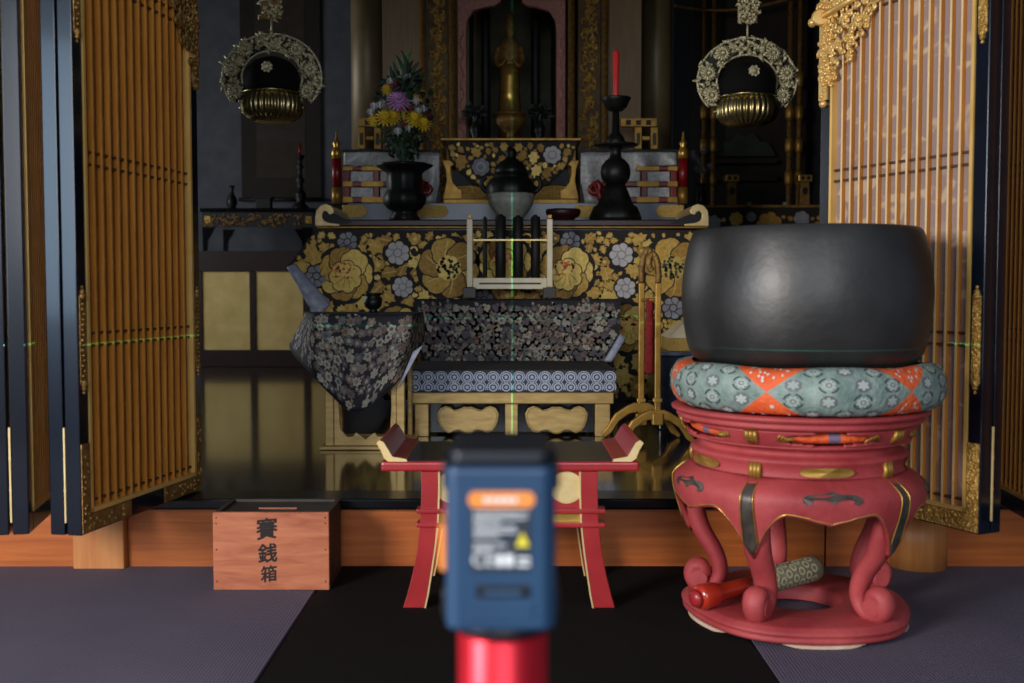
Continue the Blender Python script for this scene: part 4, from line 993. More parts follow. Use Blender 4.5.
def mum(c, r, m_, name, layers=3, np_=14, cm='yellow_petal'):
    mb = MB(); view = Vector((-c.x * .3, -1, .45)).normalized(); Rm = view.to_track_quat('Z', 'Y').to_matrix()
    for l in range(layers):
        for i in range(np_):
            a = 2 * PI * (i + .5 * (l % 2)) / np_; rr = r * (1 - .24 * l); up = .1 + .22 * l
            p0 = Vector((math.cos(a) * rr * .15, math.sin(a) * rr * .15, r * .12 * l)); p1 = Vector((math.cos(a) * rr * .7, math.sin(a) * rr * .7, r * up)); p2 = Vector((math.cos(a) * rr, math.sin(a) * rr, r * (up - .12)))
            mb.tube([c + Rm @ p for p in (p0, p1, p2)], [r * .06, r * .15, r * .07], 5, flat=.45)
    mb.ball(c + Rm @ Vector((0, 0, r * .25)), r * .28, 6)
    mb.build(name, m_, BQ); stem(c)
for px, py, r, dy in ((385, 118, 10, -.09), (393, 117, 9, -.06), (414, 119, 10, -.08), (424, 124, 9, -.06), (388, 90, 7, .0), (420, 95, 8, .02), (374, 121, 7, -.03), (402, 114, 8, -.02)): mum(fpos(px, py, dy), r * q, 'yellow_petal', 'yellow_chrysanthemum')
mum(fpos(399, 101, -.07), 12.5 * q, 'pink_petal', 'mauve_chrysanthemum', 4, 18)
for px, py, dy in ((374, 106, -.04), (380, 105, -.06), (371, 112, -.02), (403, 71, .0), (407, 76, -.02), (416, 101, -.05), (418, 111, -.06), (391, 81, 0), (424, 108, -.02), (384, 99, 0), (409, 128, -.08), (398, 131, -.08)): mum(fpos(px, py, dy), 4.6 * q, 'white_petal', 'white_blossom', 2, 8)
for px, py, dy in ((392, 87, -.04), (396, 83, -.02), (404, 124, -.09), (378, 118, -.05), (429, 116, -.03), (401, 108, -.09), (411, 108, -.06)): mum(fpos(px, py, dy), 3.8 * q, 'red_petal', 'red_blossom', 2, 8)
st_.build('stems', 'leaf', BQ)['kind'] = 'stuff'
lf = MB()
def blade(a, b_, w_, mi=0, bend=.02):
    m_ = a.lerp(b_, .5) + Vector((random.uniform(-bend, bend), random.uniform(-bend, bend), bend * .5))
    lf.tube(smooth_path([a, m_, b_], 4), [w_ * .3, w_ * .6, w_ * .85, w_, w_, w_ * .9, w_ * .65, w_ * .4, w_ * .08], 6, mi, flat=.25, up=(0, 1, 0))
for px, py, mi in ((411, 48, 1), (401, 50, 0), (396, 55, 0), (407, 58, 0), (419, 62, 0), (393, 62, 0), (423, 68, 2), (390, 66, 2), (428, 72, 0), (413, 60, 2), (404, 63, 2)): blade(fpos(406 + random.uniform(-4, 4), 92, .0), fpos(px, py, random.uniform(-.04, .04)), 3. * q, mi)
for i in range(150):
    t = random.random(); px = 404 + random.uniform(-28, 26) * (.35 + .65 * min(1, (160 - (py := random.uniform(76, 158))) / 40)) * (1 if py > 92 else .7)
    c = fpos(px, py, random.uniform(-.07, .09)); d_ = Vector((random.uniform(-1, 1), random.uniform(-1, .4), random.uniform(-.6, .8))).normalized() * random.uniform(6, 11) * q
    blade(c, c + d_, random.uniform(1.6, 3) * q, random.choice((0, 0, 2, 2, 0, 1) if i % 9 == 0 else (0, 2, 2)), .006)
lf.build('leaves', ['leaf', 'leaf_light', 'leaf_dark'], BQ)['kind'] = 'stuff'
# candle stand with red candle
Yh = Ya + .16; q = PX(Yh)
CS = thing('candle_stand', 'tall dark bronze candle stand holding a red candle on the altar', 'candle stand', onto(615, Yh, zt_))
def lt(name, pr_, n=28, m_='dark_bronze', parent=CS, px=615, rf=None): return MB().lathe([(a * q, b_ * q) for a, b_ in pr_], onto(px, Yh, zt_), n, rf=rf).build(name, m_, parent)
lt('foot', ((24, 0), (25, 4), (23, 9), (21, 14), (17, 17), (15, 22), (12, 30), (9.5, 36)), rf=lambda a, z: 1 + .05 * math.cos(6 * a))
lt('stem', ((9.4, 36.2), (14, 42), (15, 48), (14, 55), (10, 60), (6, 63), (5, 70), (8, 73), (10, 78), (8, 83), (4, 88), (3.4, 108)))
lt('saucer', ((4, 72.4), (16, 73), (22, 74.5), (22, 76), (6, 76.5)))
lt('drip_pan', ((3.6, 108.3), (7, 109), (11, 113), (13, 118), (15, 121), (14.6, 122), (9, 119), (2, 118)))
tag(MB().lathe([(2.6 * q, 118.6 * q), (2.7 * q, 125 * q), (3.4 * q, 166 * q), (2.2 * q, 168 * q), (.0005, 169 * q)], onto(615, Yh, zt_), 16).build('candle', 'red_wax'), 'red candle standing in the bronze candle stand', 'candle')
# incense burners
Yi = Ya + .068; q = PX(Yi)
tag(MB().lathe([(a * q, b_ * q) for a, b_ in ((12, 0), (13, 3), (17, 8), (21, 14), (22.5, 19), (22, 22), (23.5, 24), (23, 26), (20, 25), (17, 20), (.1, 19))], onto(511, Yi, zt_), 36, caps=False).build('censer', 'celadon'), 'grey stoneware incense bowl at the middle of the altar table', 'incense bowl')
Yi2 = Ya + .335; q = PX(Yi2); BZ = thing('lidded_burner', 'dark bronze lidded incense burner behind the grey incense bowl', 'incense burner', onto(511, Yi2, zt_))
MB().lathe([(a * q, b_ * q) for a, b_ in ((12, 0), (10, 8), (13, 14), (20, 19), (24, 28), (24.5, 36), (21, 43), (17, 46), (18, 48))], onto(511, Yi2, zt_), 32, rf=lambda a, z: 1 + .02 * math.cos(10 * a)).build('bowl', 'dark_bronze', BZ)
MB().lathe([(a * q, b_ * q) for a, b_ in ((17.5, 48.2), (16, 54), (12, 60), (7, 63), (5, 66), (6, 70), (4, 74), (.5, 76))], onto(511, Yi2, zt_), 32).build('lid', 'dark_bronze', BZ)
for s in (-1, 1): MB().tube(smooth_path([Vector(onto(511 + s * 22, Yi2, zt_ + 30 * q)), Vector(onto(511 + s * 29, Yi2, zt_ + 36 * q)), Vector(onto(511 + s * 28, Yi2, zt_ + 44 * q)), Vector(onto(511 + s * 24, Yi2, zt_ + 46 * q))], 4), 2.2 * q, 7).build('handle', 'dark_bronze', BZ)
Yl = Ya + .09; q = PX(Yl)
tag(MB().lathe([(a * q, b_ * q) for a, b_ in ((11, 0), (12, 2), (16, 4), (17.5, 8), (17, 11), (16, 11), (15, 7), (.1, 6))], onto(563, Yl, zt_), 30, caps=False).build('lacquer_tray', 'lacquer_wine' if False else MATS['lacquer_wine']), 'round dark red lacquer bowl right of the grey incense bowl', 'bowl')

# ================================================================ gilt stand with red cords, right of the bench
Yk2 = FLY(445, ZR); KS = thing('chime_stand', 'tall gilt stand with curled tops and red cord beside the bowl stand', 'stand', (X(652, 4.2), 4.25, ZR))
for px, Y_, yt in ((658.5, Yk2, 262), (642, Yk2 + .2, 272)):
    q = PX(Y_); x = X(px, Y_)
    w_ = 2.9 * q
    MB().box(x - w_, x + w_, Y_, Y_ + 2 * w_, Z(413, Y_), Z(283, Y_)).build('post', 'gilt_dull', KS, bevel=.003)
    MB().box(x - w_ * 1.9, x + w_ * 1.9, Y_ - w_ * .9, Y_ + 2.9 * w_, Z(425, Y_), Z(413.3, Y_)).build('socket', 'gilt_dull', KS, bevel=.004)
    MB().box(x - w_ * 1.5, x + w_ * 1.5, Y_ - w_ * .5, Y_ + 2.5 * w_, Z(402, Y_), Z(398.5, Y_)).build('band', 'gilt', KS, bevel=.002)
    out = [(-36, 448), (-30, 443), (-22, 431), (-12, 424), (0, 421.5), (12, 424), (22, 431), (30, 443), (38, 448), (40, 445), (34, 437), (26, 424), (14, 416), (7, 413), (-7, 413), (-14, 416), (-26, 424), (-34, 437), (-40, 444)]
    zo = ZR - Z(448, Y_)
    MB().prism([(x + a * q, Z(b_, Y_) + zo) for a, b_ in out], lambda u, v, d: Vector((u, d, v)), Y_ - .002, Y_ + 2 * w_ + .002).build('foot', 'gilt_dull', KS, bevel=.004)
    pts_ = [(0, 283), (0, 272), (-1, 262), (-5, 254), (-9, 258), (-9, 266), (-6, 271)] if px > 650 else [(0, 283), (0, 268), (2, 256), (6, 249), (9, 254), (8, 260)]
    MB().tube(smooth_path([Vector((x + a * q, Y_ + w_, Z(b_, Y_) + .0)) for a, b_ in pts_], 4), [w_ * 1.1] * 12 + [w_ * 1.3] * 20 if False else w_ * 1.15, 8).build('curled_top', 'gilt_dark', KS)
y_ = Yk2 + .11
MB().cyl((X(658.5, Yk2), Yk2 + .02, Z(300, Yk2)), (X(642, Yk2 + .2), Yk2 + .22, Z(300, Yk2 + .2)), .008, 10).build('crossbar', 'gilt_dull', KS)
MB().lathe([(.004, Z(298, y_)), (.014, Z(300, y_)), (.017, Z(308, y_)), (.012, Z(315, y_)), (.02, Z(322, y_)), (.017, Z(345, y_)), (.024, Z(372, y_)), (.01, Z(374, y_))], (X(650, y_), y_, 0), 14, rf=lambda a, z: 1 + .06 * math.cos(9 * a)).build('red_tassel', mat('cord_red', (120, 16, 20), (150, 30, 32), rough=.8, scale=80, bump=.6), KS)
# small box on a dark stand behind the bowl bell
Yx = 4.55; sx0, sx1 = X(660, Yx), X(760, Yx)
LS = thing('low_chest', 'lacquered chest, bluish reflection in its colour, half hidden behind the bowl bell', 'chest', ((sx0 + sx1) / 2, Yx + .2, ZR))
MB().box(sx0, sx1, Yx, Yx + .4, ZR, Z(356, Yx)).build('body', mat('chest_reflection', (20, 24, 36), (38, 46, 64), rough=.25, coat=.3), LS, bevel=.006)  # bluish reflection put into the body colour
MB().box(sx0 - .01, sx1 + .01, Yx - .012, Yx + .41, Z(355.6, Yx), Z(352, Yx)).build('lid', 'slate_lacquer', LS, bevel=.004)
GB = thing('gilt_casket', 'small gilt casket with white sloping lid beside the black bowl', 'casket', (X(712, Yx + .1), Yx + .15, Z(352, Yx)))
za_ = Z(351.8, Yx); zb2 = Z(338, Yx + .05)
MB().box(X(670, Yx + .05), X(752, Yx + .05), Yx + .05, Yx + .3, za_, zb2).build('body', 'gilt_punched' if False else MATS['gilt_punched'], GB, bevel=.003)
xa, xb = X(668, Yx + .05), X(754, Yx + .05); zt3 = Z(316, Yx + .1)
MB().hexa([(xa, Yx + .04, zb2 + .0005), (xb, Yx + .04, zb2 + .0005), (xb, Yx + .31, zb2 + .0005), (xa, Yx + .31, zb2 + .0005)], [(xa + .12, Yx + .12, zt3), (xb - .12, Yx + .12, zt3), (xb - .12, Yx + .23, zt3), (xa + .12, Yx + .23, zt3)]).build('lid', 'ivory', GB, bevel=.004)
# ================================================================ dais and railing behind the altar table
Yo = 5.92; dz = Z(204, Yo)
o0, o1 = X(326, Yo), X(696, Yo)
DA = thing('altar_dais', 'broad dark lacquered dais carrying the red railing and the shrine', 'dais', ((o0 + o1) / 2, Yo + .7, ZR))
MB().box(o0, o1, Yo - .03, Yo + 2.1, dz - .05, dz).build('top_slab', 'black_lacquer', DA, bevel=.004)
MB().box(o0 + .05, o1 - .05, Yo + .03, Yo + 2.0, ZR, dz - .0505).build('body', 'dark_red', DA)
def newel(px, lab):
    q = PX(Yo); x = X(px, Yo); N_ = thing('railing_post', lab, 'post', (x, Yo + .03, dz), 'red posts of the altar railing')
    y = Yo + .03
    MB().lathe([(5.2 * q, dz + .001), (5.2 * q, dz + 17 * q)], (x, y, 0), 20).build('gilt_base', 'gilt_dull', N_)
    MB().lathe([(4.9 * q, dz + 17.2 * q), (4.9 * q, dz + 45 * q)], (x, y, 0), 20).build('shaft', 'dark_red', N_)
    MB().lathe([(5.3 * q, dz + 45.2 * q), (5.3 * q, dz + 53 * q), (3.4 * q, dz + 55.5 * q), (3 * q, dz + 58 * q), (4.2 * q, dz + 60.5 * q), (2.2 * q, dz + 63 * q), (1.3 * q, dz + 67 * q), (1 * q, dz + 71 * q), (.0005, dz + 73 * q)], (x, y, 0), 20).build('finial', 'gilt', N_)
newel(337, 'red railing post with gilt finial at the left end of the altar'); newel(683, 'red railing post with gilt finial at the right end of the altar')
def railing(s, lab):
    q = PX(Yo); sg = lambda px: X(px if s < 0 else 1020.5 - px, Yo)
    RL = thing('altar_railing', lab, 'railing', (sg(385), Yo + .03, dz), 'red altar railings')
    def bx(name, m_, a, b_, yt, yb, y0, y1, par=RL, bv=.003):
        xa, xb = sorted((sg(a), sg(b_))); return MB().box(xa, xb, Yo + y0, Yo + y1, Z(yb, Yo), Z(yt, Yo)).build(name, m_, par, bevel=bv)
    for yt, yb, e in ((166.5, 170, 384), (181.5, 186, 418), (197, 202, 412)):
        rl = bx('rail', 'dark_red', 343, e, yt, yb, .01, .05)
        for a, b_ in ((343.5, 353), (362, 384)): bx('gilt_ferrule', 'gilt_dull', a, b_, yt - .4, yb + .4, .006, .0545, rl, .001)
    for a in (344, 373.5, 396): bx('upright', 'dark_red', a, a + 6, 170.2, 181.3, .014, .046); bx('upright', 'dark_red', a, a + 6, 186.2, 196.8, .014, .046)
    for a, b_ in ((351, 373), (380.5, 395)):
        bx('silver_panel', 'silver_cloth', a, b_, 171, 180.8, .026, .034, RL, .001); bx('silver_panel', 'silver_cloth', a, b_, 187, 196.4, .026, .034, RL, .001)
    c = Vector((sg(427), Yo + .02, Z(188, Yo))); k = -1 if s < 0 else 1
    pts_ = [Vector((c.x + k * r * math.cos(a) * q, c.y, c.z + r * math.sin(a) * q)) for r, a in [(7 - 4.6 * t, -1.7 - t * 6.4 + PI) for t in [i / 24 for i in range(25)]]]
    MB().tube([Vector((sg(412), Yo + .02, Z(199, Yo)))] + [Vector((sg(420), Yo + .02, Z(199, Yo)))] + pts_, [3 * q] * 3 + [3.3 * q - i * .05 * q for i in range(24)], 10).build('curled_end', 'dark_red', RL)
railing(-1, 'red and gilt railing on the left behind the flower vase'); railing(1, 'red and gilt railing on the right behind the candle stand')
def silver(s, lab):
    sg = lambda px: X(px if s < 0 else 1020.5 - px, Yo + .09)
    prof_ = [(345, 152.5, 165.5), (360, 152, 165.5), (375, 152, 166), (384, 152, 170), (395, 152.5, 186), (408, 152, 199), (420, 152.5, 203), (432, 152, 203.5), (440, 153, 203.5)]
    def fn(u, v):
        f = u * 8; i = min(int(f), 7); f -= i; a, b_ = prof_[i], prof_[i + 1]
        px, t, bt_ = [a[j] + (b_[j] - a[j]) * f for j in range(3)]
        return Vector((sg(px), Yo + .09 - .014 * math.sin(u * 22 + v * 2) * v, Z(t + (bt_ - t) * v, Yo + .09)))
    mb = MB(); mb.grid(fn, 40, 12)
    t = thing('silver_cloth', lab, 'cloth', (sg(390), Yo + .09, dz), 'silver brocade cloths of the railings')
    mb.build('cloth', 'silver_cloth', t, solid=.004)
    mb = MB(); xa, xb = sorted((sg(344), sg(441))); mb.box(xa, xb, Yo + .085, Yo + .11, Z(152, Yo + .09), Z(149.6, Yo + .09)); mb.build('hanging_bar', 'matt_black', t)
    xa, xb = sorted((sg(345), sg(349))); MB().box(xa, xb, Yo + .095, Yo + .11, dz + .0005, Z(152.2, Yo + .09)).build('bar_support', 'matt_black', t)
    xa, xb = sorted((sg(436), sg(440))); MB().box(xa, xb, Yo + .095, Yo + .11, dz + .0005, Z(152.2, Yo + .09)).build('bar_support', 'matt_black', t)
silver(-1, 'silver grey brocade draped over the left railing behind the flower vase'); silver(1, 'silver grey brocade draped over the right railing behind the candle stand')

# inner table with gold brocade, in the gap between the railings
Yn = 6.22; nz = Z(138, Yn); n0, n1 = X(442, Yn), X(580, Yn)
NTb = thing('inner_table', 'small gilt table with scrolled legs behind the lidded burner', 'table', ((n0 + n1) / 2, Yn + .2, dz))
MB().box(n0 - .005, n1 + .005, Yn - .01, Yn + .28, nz - .016, nz).build('table_top', 'gilt_dull', NTb, bevel=.004)
MB().box(n0 + .01, n1 - .01, Yn + .0, Yn + .27, dz, Z(199, Yn)).build('plinth', 'gilt_dull', NTb, bevel=.004)
for s in (-1, 1):
    sg = lambda px: X(px if s < 0 else 1022 - px, Yn)
    out = [(443, 160), (460, 160), (459, 163), (451, 166), (451, 174), (453, 182), (458, 188), (462, 190), (462, 198.8), (443, 198.8), (445, 190), (447, 180), (446, 170)]
    MB().prism([(sg(a), Z(b_, Yn)) for a, b_ in out], lambda u, v, d: Vector((u, d, v)), Yn + .012, Yn + .06).build('scrolled_leg', 'gilt_dull', NTb, bevel=.003)
    xa, xb = sorted((sg(450), sg(486))); 
    MB().prism([(sg(a), Z(b_, Yn)) for a, b_ in ((452, 184), (452, 172), (456, 168), (470, 167), (480, 172), (484, 184))], lambda u, v, d: Vector((u, d, v)), Yn + .055, Yn + .09).build('black_panel', 'matt_black', NTb)
    MB().prism([(sg(a), Z(b_, Yn)) for a, b_ in ((454, 198.6), (454, 186), (470, 185), (486, 188), (490, 198.6))], lambda u, v, d: Vector((u, d, v)), Yn + .02, Yn + .05).build('pierced_apron', 'gilt_carved', NTb)
    for y in (Yn + .2,): MB().box(min(sg(445), sg(451)), max(sg(445), sg(451)), y, y + .04, Z(198.9, Yn), nz - .0165).build('rear_leg', 'gilt_dull', NTb)
NC_ = thing('inner_frontal', 'gold brocade cloth with white peony hanging from the small gilt inner table', 'cloth', ((n0 + n1) / 2, Yn, Z(190, Yn)))
outl2 = [(446, 141.6), (577, 141.6), (572, 160), (548, 184), (511, 196), (474, 184), (450, 160)]
PL2 = [(X(a, Yn), Z(b_, Yn)) for a, b_ in outl2]
MB().prism(PL2, lambda u, v, d: Vector((u, d, v)), Yn - .002, Yn + .001).build('cloth', 'ground_cloth', NC_)
mb = MB(); fp2 = lambda a, b_, l: Vector((X(a, Yn), Yn - .0025 - l, Z(b_, Yn)))
used = [(552, 155, 9), (481, 167, 9)]
for (x, y, r), m_ in zip(used, (4, 5)):
    mb.fan(flower(x, y, r, 7, .16), fp2, .003, m_); ring(mb, fp2, x, y, r * .4, r * .5, .0036, 5 - (m_ == 5), 10)
tries = 0
while tries < 1800:
    tries += 1; r = random.uniform(3.5, 9) if tries < 900 else random.uniform(2, 4); x = random.uniform(446, 577); y = random.uniform(140, 196)
    if not all(inpoly(X(x + dx * r, Yn), Z(y + dy * r, Yn), PL2) for dx, dy in ((1, 0), (-1, 0), (0, 1), (0, -1))): continue
    if any((x - a) ** 2 + (y - b_) ** 2 < (r * .86 + c) ** 2 for a, b_, c in used): continue
    used.append((x, y, r * .62)); mb.fan(leaf2d(x, y, r * 1.1, random.uniform(0, 6)), fp2, .001, random.choice((0, 1, 1, 2)))
mb.build('embroidered_pattern', EM, NC_, fix=False)['kind'] = 'stuff'

# dark flower vases on the inner table
for px, lab in ((476, 'small dark vase with leaves left of the statue'), (539.5, 'small dark vase with leaves right of the statue')):
    Y_ = Yn + .16; q = PX(Y_); zt2 = nz + .0008; x = X(px, Y_)
    V = thing('leaf_vase', lab, 'vase', (x, Y_, zt2), 'dark leaf vases beside the statue')
    MB().lathe([(a * q, b_ * q) for a, b_ in ((4.5, 0), (3, 3), (5.5, 9), (6, 13), (3.5, 18), (2.6, 22), (4.5, 26), (4.2, 27))], (x, Y_, zt2), 20).build('vase', 'dark_bronze', V)
    mb = MB(); lf = mb; c0_ = Vector((x, Y_, zt2 + 25 * q))
    for i in range(46):
        a = random.uniform(0, 6.28); e = random.uniform(8, 17) * q; d_ = Vector((math.cos(a) * .8, math.sin(a) * .5, random.uniform(-.1, 1.1))).normalized()
        st0 = c0_ + d_ * e * .45; blade(st0, c0_ + d_ * e, random.uniform(1.8, 2.8) * q, 0, .01); mb.tube([c0_, st0], .6 * q, 5, 0)
    mb.build('leaves', 'leaf_dark', V)['kind'] = 'stuff'
Y_ = Yn + .2; q = PX(Y_); zt2 = nz + .0008
pot('offering_cup', 'dark gilt rimmed cup in the middle of the inner table', 'cup', (X(511, Y_), Y_, zt2), [(a * q, b_ * q) for a, b_ in ((7, 0), (4, 3), (4, 9), (9, 13), (14, 19), (15, 25), (13.5, 25), (8, 16), (.1, 14))], 'gilt_dark', 24)

# ================================================================ shrine with statue
Ys = 6.62
SH = thing('shrine', 'dark gilded altar shrine with carved columns and a pink arch around the statue', 'shrine', (X(511, Ys), Ys + .5, dz))
ztop = 3.36
MB().box(X(384.5, Ys), X(638, Ys), Ys - .1, Ys + 1.25, dz + .0005, dz + .06).build('plinth', 'gilt_dark', SH, bevel=.005)
zs = dz + .0605
def sbox(name, m_, a, b_, y0, y1, z0=None, z1=None, par=SH, bv=.003): return MB().box(X(a, Ys), X(b_, Ys), Ys + y0, Ys + y1, z0 or zs, z1 or ztop).build(name, m_, par, bevel=bv)
sbox('wing_panel', 'brown_wood', 383, 421, .05, .1); sbox('wing_panel', 'brown_wood', 603, 641, .05, .1)
for a in (420, 449, 567.5, 600.5):
    MB().lathe([(.026, zs), (.028, zs + .04), (.022, zs + .05), (.022, ztop)], (X(a + 3.5, Ys), Ys + .02, 0), 14).build('slender_post', 'gilt_dark', SH)
for a, b_ in ((428, 448.5), (577.5, 600)):
    xm = (X(a, Ys) + X(b_, Ys)) / 2; hw = (X(b_, Ys) - X(a, Ys)) / 2 - .008
    cc = sbox('carved_column', mat('carve_ground', (60, 44, 22), (92, 70, 36), rough=.5, metal=.5), a, b_, .04, .1)
    mb = MB(); z = zs + .05
    while z < 2.75:
        for i in range(3):
            rr = random.uniform(.012, .03); a0 = random.uniform(0, 6.28); cx_ = xm + random.uniform(-.65, .65) * hw; zc = z + random.uniform(-.02, .02)
            pts_ = [Vector((max(xm - hw, min(xm + hw, cx_ + rr * math.cos(a0 + t * .9) * (1 - t * .12))), Ys + .036 - random.uniform(0, .012), zc + rr * 1.3 * math.sin(a0 + t * .9) * (1 - t * .12))) for t in range(6)]
            mb.tube(pts_, [.006, .009, .009, .008, .006, .003], 5)
        if random.random() < .5: mb.ball((xm + random.uniform(-.5, .5) * hw, Ys + .03, z), random.uniform(.012, .02), 6)
        z += .034
    mb.build('relief', 'gilt_carved', cc)
# pink gilded arch
ar_in = [(466.5, 137), (466.5, 30), (468, 18), (474, 9), (484, 6), (495, 4), (501, 0), (501, -22)]
inn = [(X(a, Ys), Z(b_, Ys)) for a, b_ in ar_in]; xc_ = X(511.5, Ys)
half_l = inn; half_r = [(2 * xc_ - u, v) for u, v in reversed(inn)]
outer = [(X(458, Ys), zs)] + [(X(458, Ys), Z(20, Ys)), (X(460, Ys), Z(-8, Ys)), (X(474, Ys), Z(-40, Ys))]
poly = [(X(458, Ys), zs), (X(458, Ys), Z(-50, Ys)), (2 * xc_ - X(458, Ys), Z(-50, Ys)), (2 * xc_ - X(458, Ys), zs)] + [(2 * xc_ - inn[0][0], zs)] + [(2 * xc_ - u, v) for u, v in inn] + [(u, v) for u, v in reversed(inn)] + [(inn[0][0], zs)]
AR = MB().prism(poly, lambda u, v, d: Vector((u, d, v)), Ys + .03, Ys + .08).build('arch', 'pink_gilt', SH, bevel=.004)
mb = MB()
for s in (-1, 1):
    for i in range(40):
        z = zs + .03 + i * .026; 
        if z > Z(20, Ys): break
        x = X(462, Ys) if s < 0 else 2 * xc_ - X(462, Ys)
        mb.tube([Vector((x + .016 * math.sin(i * 1.3 + t * .6) * .7, Ys + .026, z + t * .006)) for t in range(5)], .005, 5)
mb.build('arch_relief', 'pink_gilt', AR)['kind'] = 'stuff'
sbox('back_panel', mat('olive_back', (70, 66, 42), (86, 80, 54), rough=.6), 430, 590, .95, 1.0)
for a in (466, 556): sbox('side_panel', 'olive_back' if False else MATS['olive_back'], a, a + 3, .1, .94)
for a in (484, 537): 
    MB().lathe([(.03, zs), (.03, ztop)], (X(a, Ys), Ys + .5, 0), 14).build('inner_post', 'matt_black', SH)
# standing statue in the shrine
Yj = Ys + .42; q = PX(Yj); xs = X(509.5, Yj)
BU = thing('standing_statue', 'dim standing statue in a gold robe inside the arched shrine', 'statue', (xs, Yj, zs))
zb0 = Z(112, Yj)
MB().lathe([(16 * q, zs), (15 * q, zs + .02), (11 * q, zs + .06), (11 * q, zb0 - .05), (15 * q, zb0 - .03), (17 * q, zb0 - .015), (13 * q, zb0 - .001)], (xs, Yj, 0), 32, rf=lambda a, z: 1 + (.06 * abs(math.sin(6 * a)) if z > zb0 - .04 else 0)).build('lotus_pedestal', 'gilt_dark', BU)
mb = MB()
def ell(zz, rx, ry, n=24): return [Vector((xs + rx * math.cos(2 * PI * k / n), Yj + ry * math.sin(2 * PI * k / n), zz)) for k in range(n)]
secs = [(0, 10, 7), (4, 10.5, 7.5), (18, 9, 6.5), (34, 8.5, 6), (48, 9.5, 6), (58, 11, 6), (64, 11.5, 5.5), (69, 8, 5), (72, 3.6, 3.4), (74, 3.4, 3.4), (77, 5, 5), (82, 5.8, 5.6), (87, 5, 5.2), (91, 3.4, 3.6), (94, 2.4, 2.4), (96, .2, .2)]
vs = []; n = 24
for h, rx, ry in secs: vs += ell(zb0 + h * q, rx * q, ry * q)
fs = [(j * n + k, j * n + (k + 1) % n, (j + 1) * n + (k + 1) % n, (j + 1) * n + k) for j in range(len(secs) - 1) for k in range(n)]
mb.add(vs, fs, 0, True)
for s in (-1, 1): mb.tube(smooth_path([Vector((xs + s * 10.5 * q, Yj, zb0 + 64 * q)), Vector((xs + s * 13 * q, Yj - 2 * q, zb0 + 50 * q)), Vector((xs + s * 9 * q, Yj - 7 * q, zb0 + 44 * q)), Vector((xs + s * 3 * q, Yj - 9 * q, zb0 + 50 * q))], 4), [3.4 * q] * 5 + [3 * q] * 4 + [2.2 * q] * 4, 8)
mb.ball((xs, Yj - 5.6 * q, zb0 + 81 * q), 1. * q, 5)
for s in (-1, 1): mb.ball((xs + s * 5.6 * q, Yj, zb0 + 81 * q), 1.3 * q, 6, 0, (.6, 1, 2))
mb.build('figure', 'gilt_dark', BU)
mb = MB(); secs2 = [(0, 10.6, 7.6), (18, 9.4, 7), (34, 9, 6.6), (46, 9.9, 6.5)]; vs = []
for h, rx, ry in secs2:
    for k in range(13):
        a = PI + PI * k / 12; f = 1 + .07 * math.cos(k * 3.1); vs.append(Vector((xs + rx * f * q * math.cos(a), Yj + ry * f * q * math.sin(a), zb0 + h * q)))
mb.add(vs, [(j * 13 + k, j * 13 + k + 1, (j + 1) * 13 + k + 1, (j + 1) * 13 + k) for j in range(3) for k in range(12)], 0, True)
mb.build('robe', 'gilt', BU, solid=.004)

# gilt bracket railings on the shrine plinth
for s, lab in ((-1, 'short gilt bracket railing left of the shrine behind the flowers'), (1, 'short gilt bracket railing right of the shrine behind the candle')):
    Y_ = 6.36; sg = (lambda px: X(px, Y_)) if s < 0 else (lambda px: X(1016 - px, Y_))
    B = thing('bracket_railing', lab, 'railing', (sg(378), Y_, dz), 'gilt bracket railings of the shrine')
    def bx2(name, m_, a, b_, yt, yb, y0=0, y1=.05, par=B):
        xa, xb = sorted((sg(a), sg(b_))); return MB().box(xa, xb, Y_ + y0, Y_ + y1, Z(yb, Y_), Z(yt, Y_)).build(name, m_, par, bevel=.003)
    for a in (362, 378): 
        p_ = bx2('post', 'gilt_dull', a - 3, a + 4, 127, 149); MB().box(min(sg(a - 3.2), sg(a + 4.2)), max(sg(a - 3.2), sg(a + 4.2)), Y_, Y_ + .05, dz + .0005, Z(149.3, Y_)).build('post_foot', 'matt_black', p_)
        bx2('inlay', 'dark_wood', a - 1.4, a + 2.4, 133, 145, -.003, -.0002, p_)
    rl = bx2('rail', 'gilt_dull', 360, 396, 118, 126.5)
    for a in (366, 376, 386): bx2('rail_opening', 'matt_black', a, a + 5, 120, 125, -.003, -.0003, rl)
    bx2('lower_rail', 'gilt_dull', 366.5, 374.5, 136, 140)

# ================================================================ round gilt pillars
for px, lab in ((366.5, 'round dull gilt pillar left of the shrine'), (656.5, 'round dull gilt pillar right of the shrine beside the candle')):
    x = X(px, 7.0); rr = 16 * PX(7.0)
    P = thing('round_pillar', lab, 'pillar', (x, 7.0 + rr, dz), 'round gilt pillars')
    MB().lathe([(rr * 1.25, dz + .001), (rr * 1.3, dz + .05), (rr * 1.1, dz + .1)], (x, 7.0 + rr, 0), 32).build('plinth', 'dark_wood', P)
    MB().lathe([(rr, dz + .1005), (rr, 3.46)], (x, 7.0 + rr, 0), 40).build('shaft', mat('pillar_gold', (104, 90, 62), (124, 108, 78), rough=.45, metal=.15, scale=6), P)

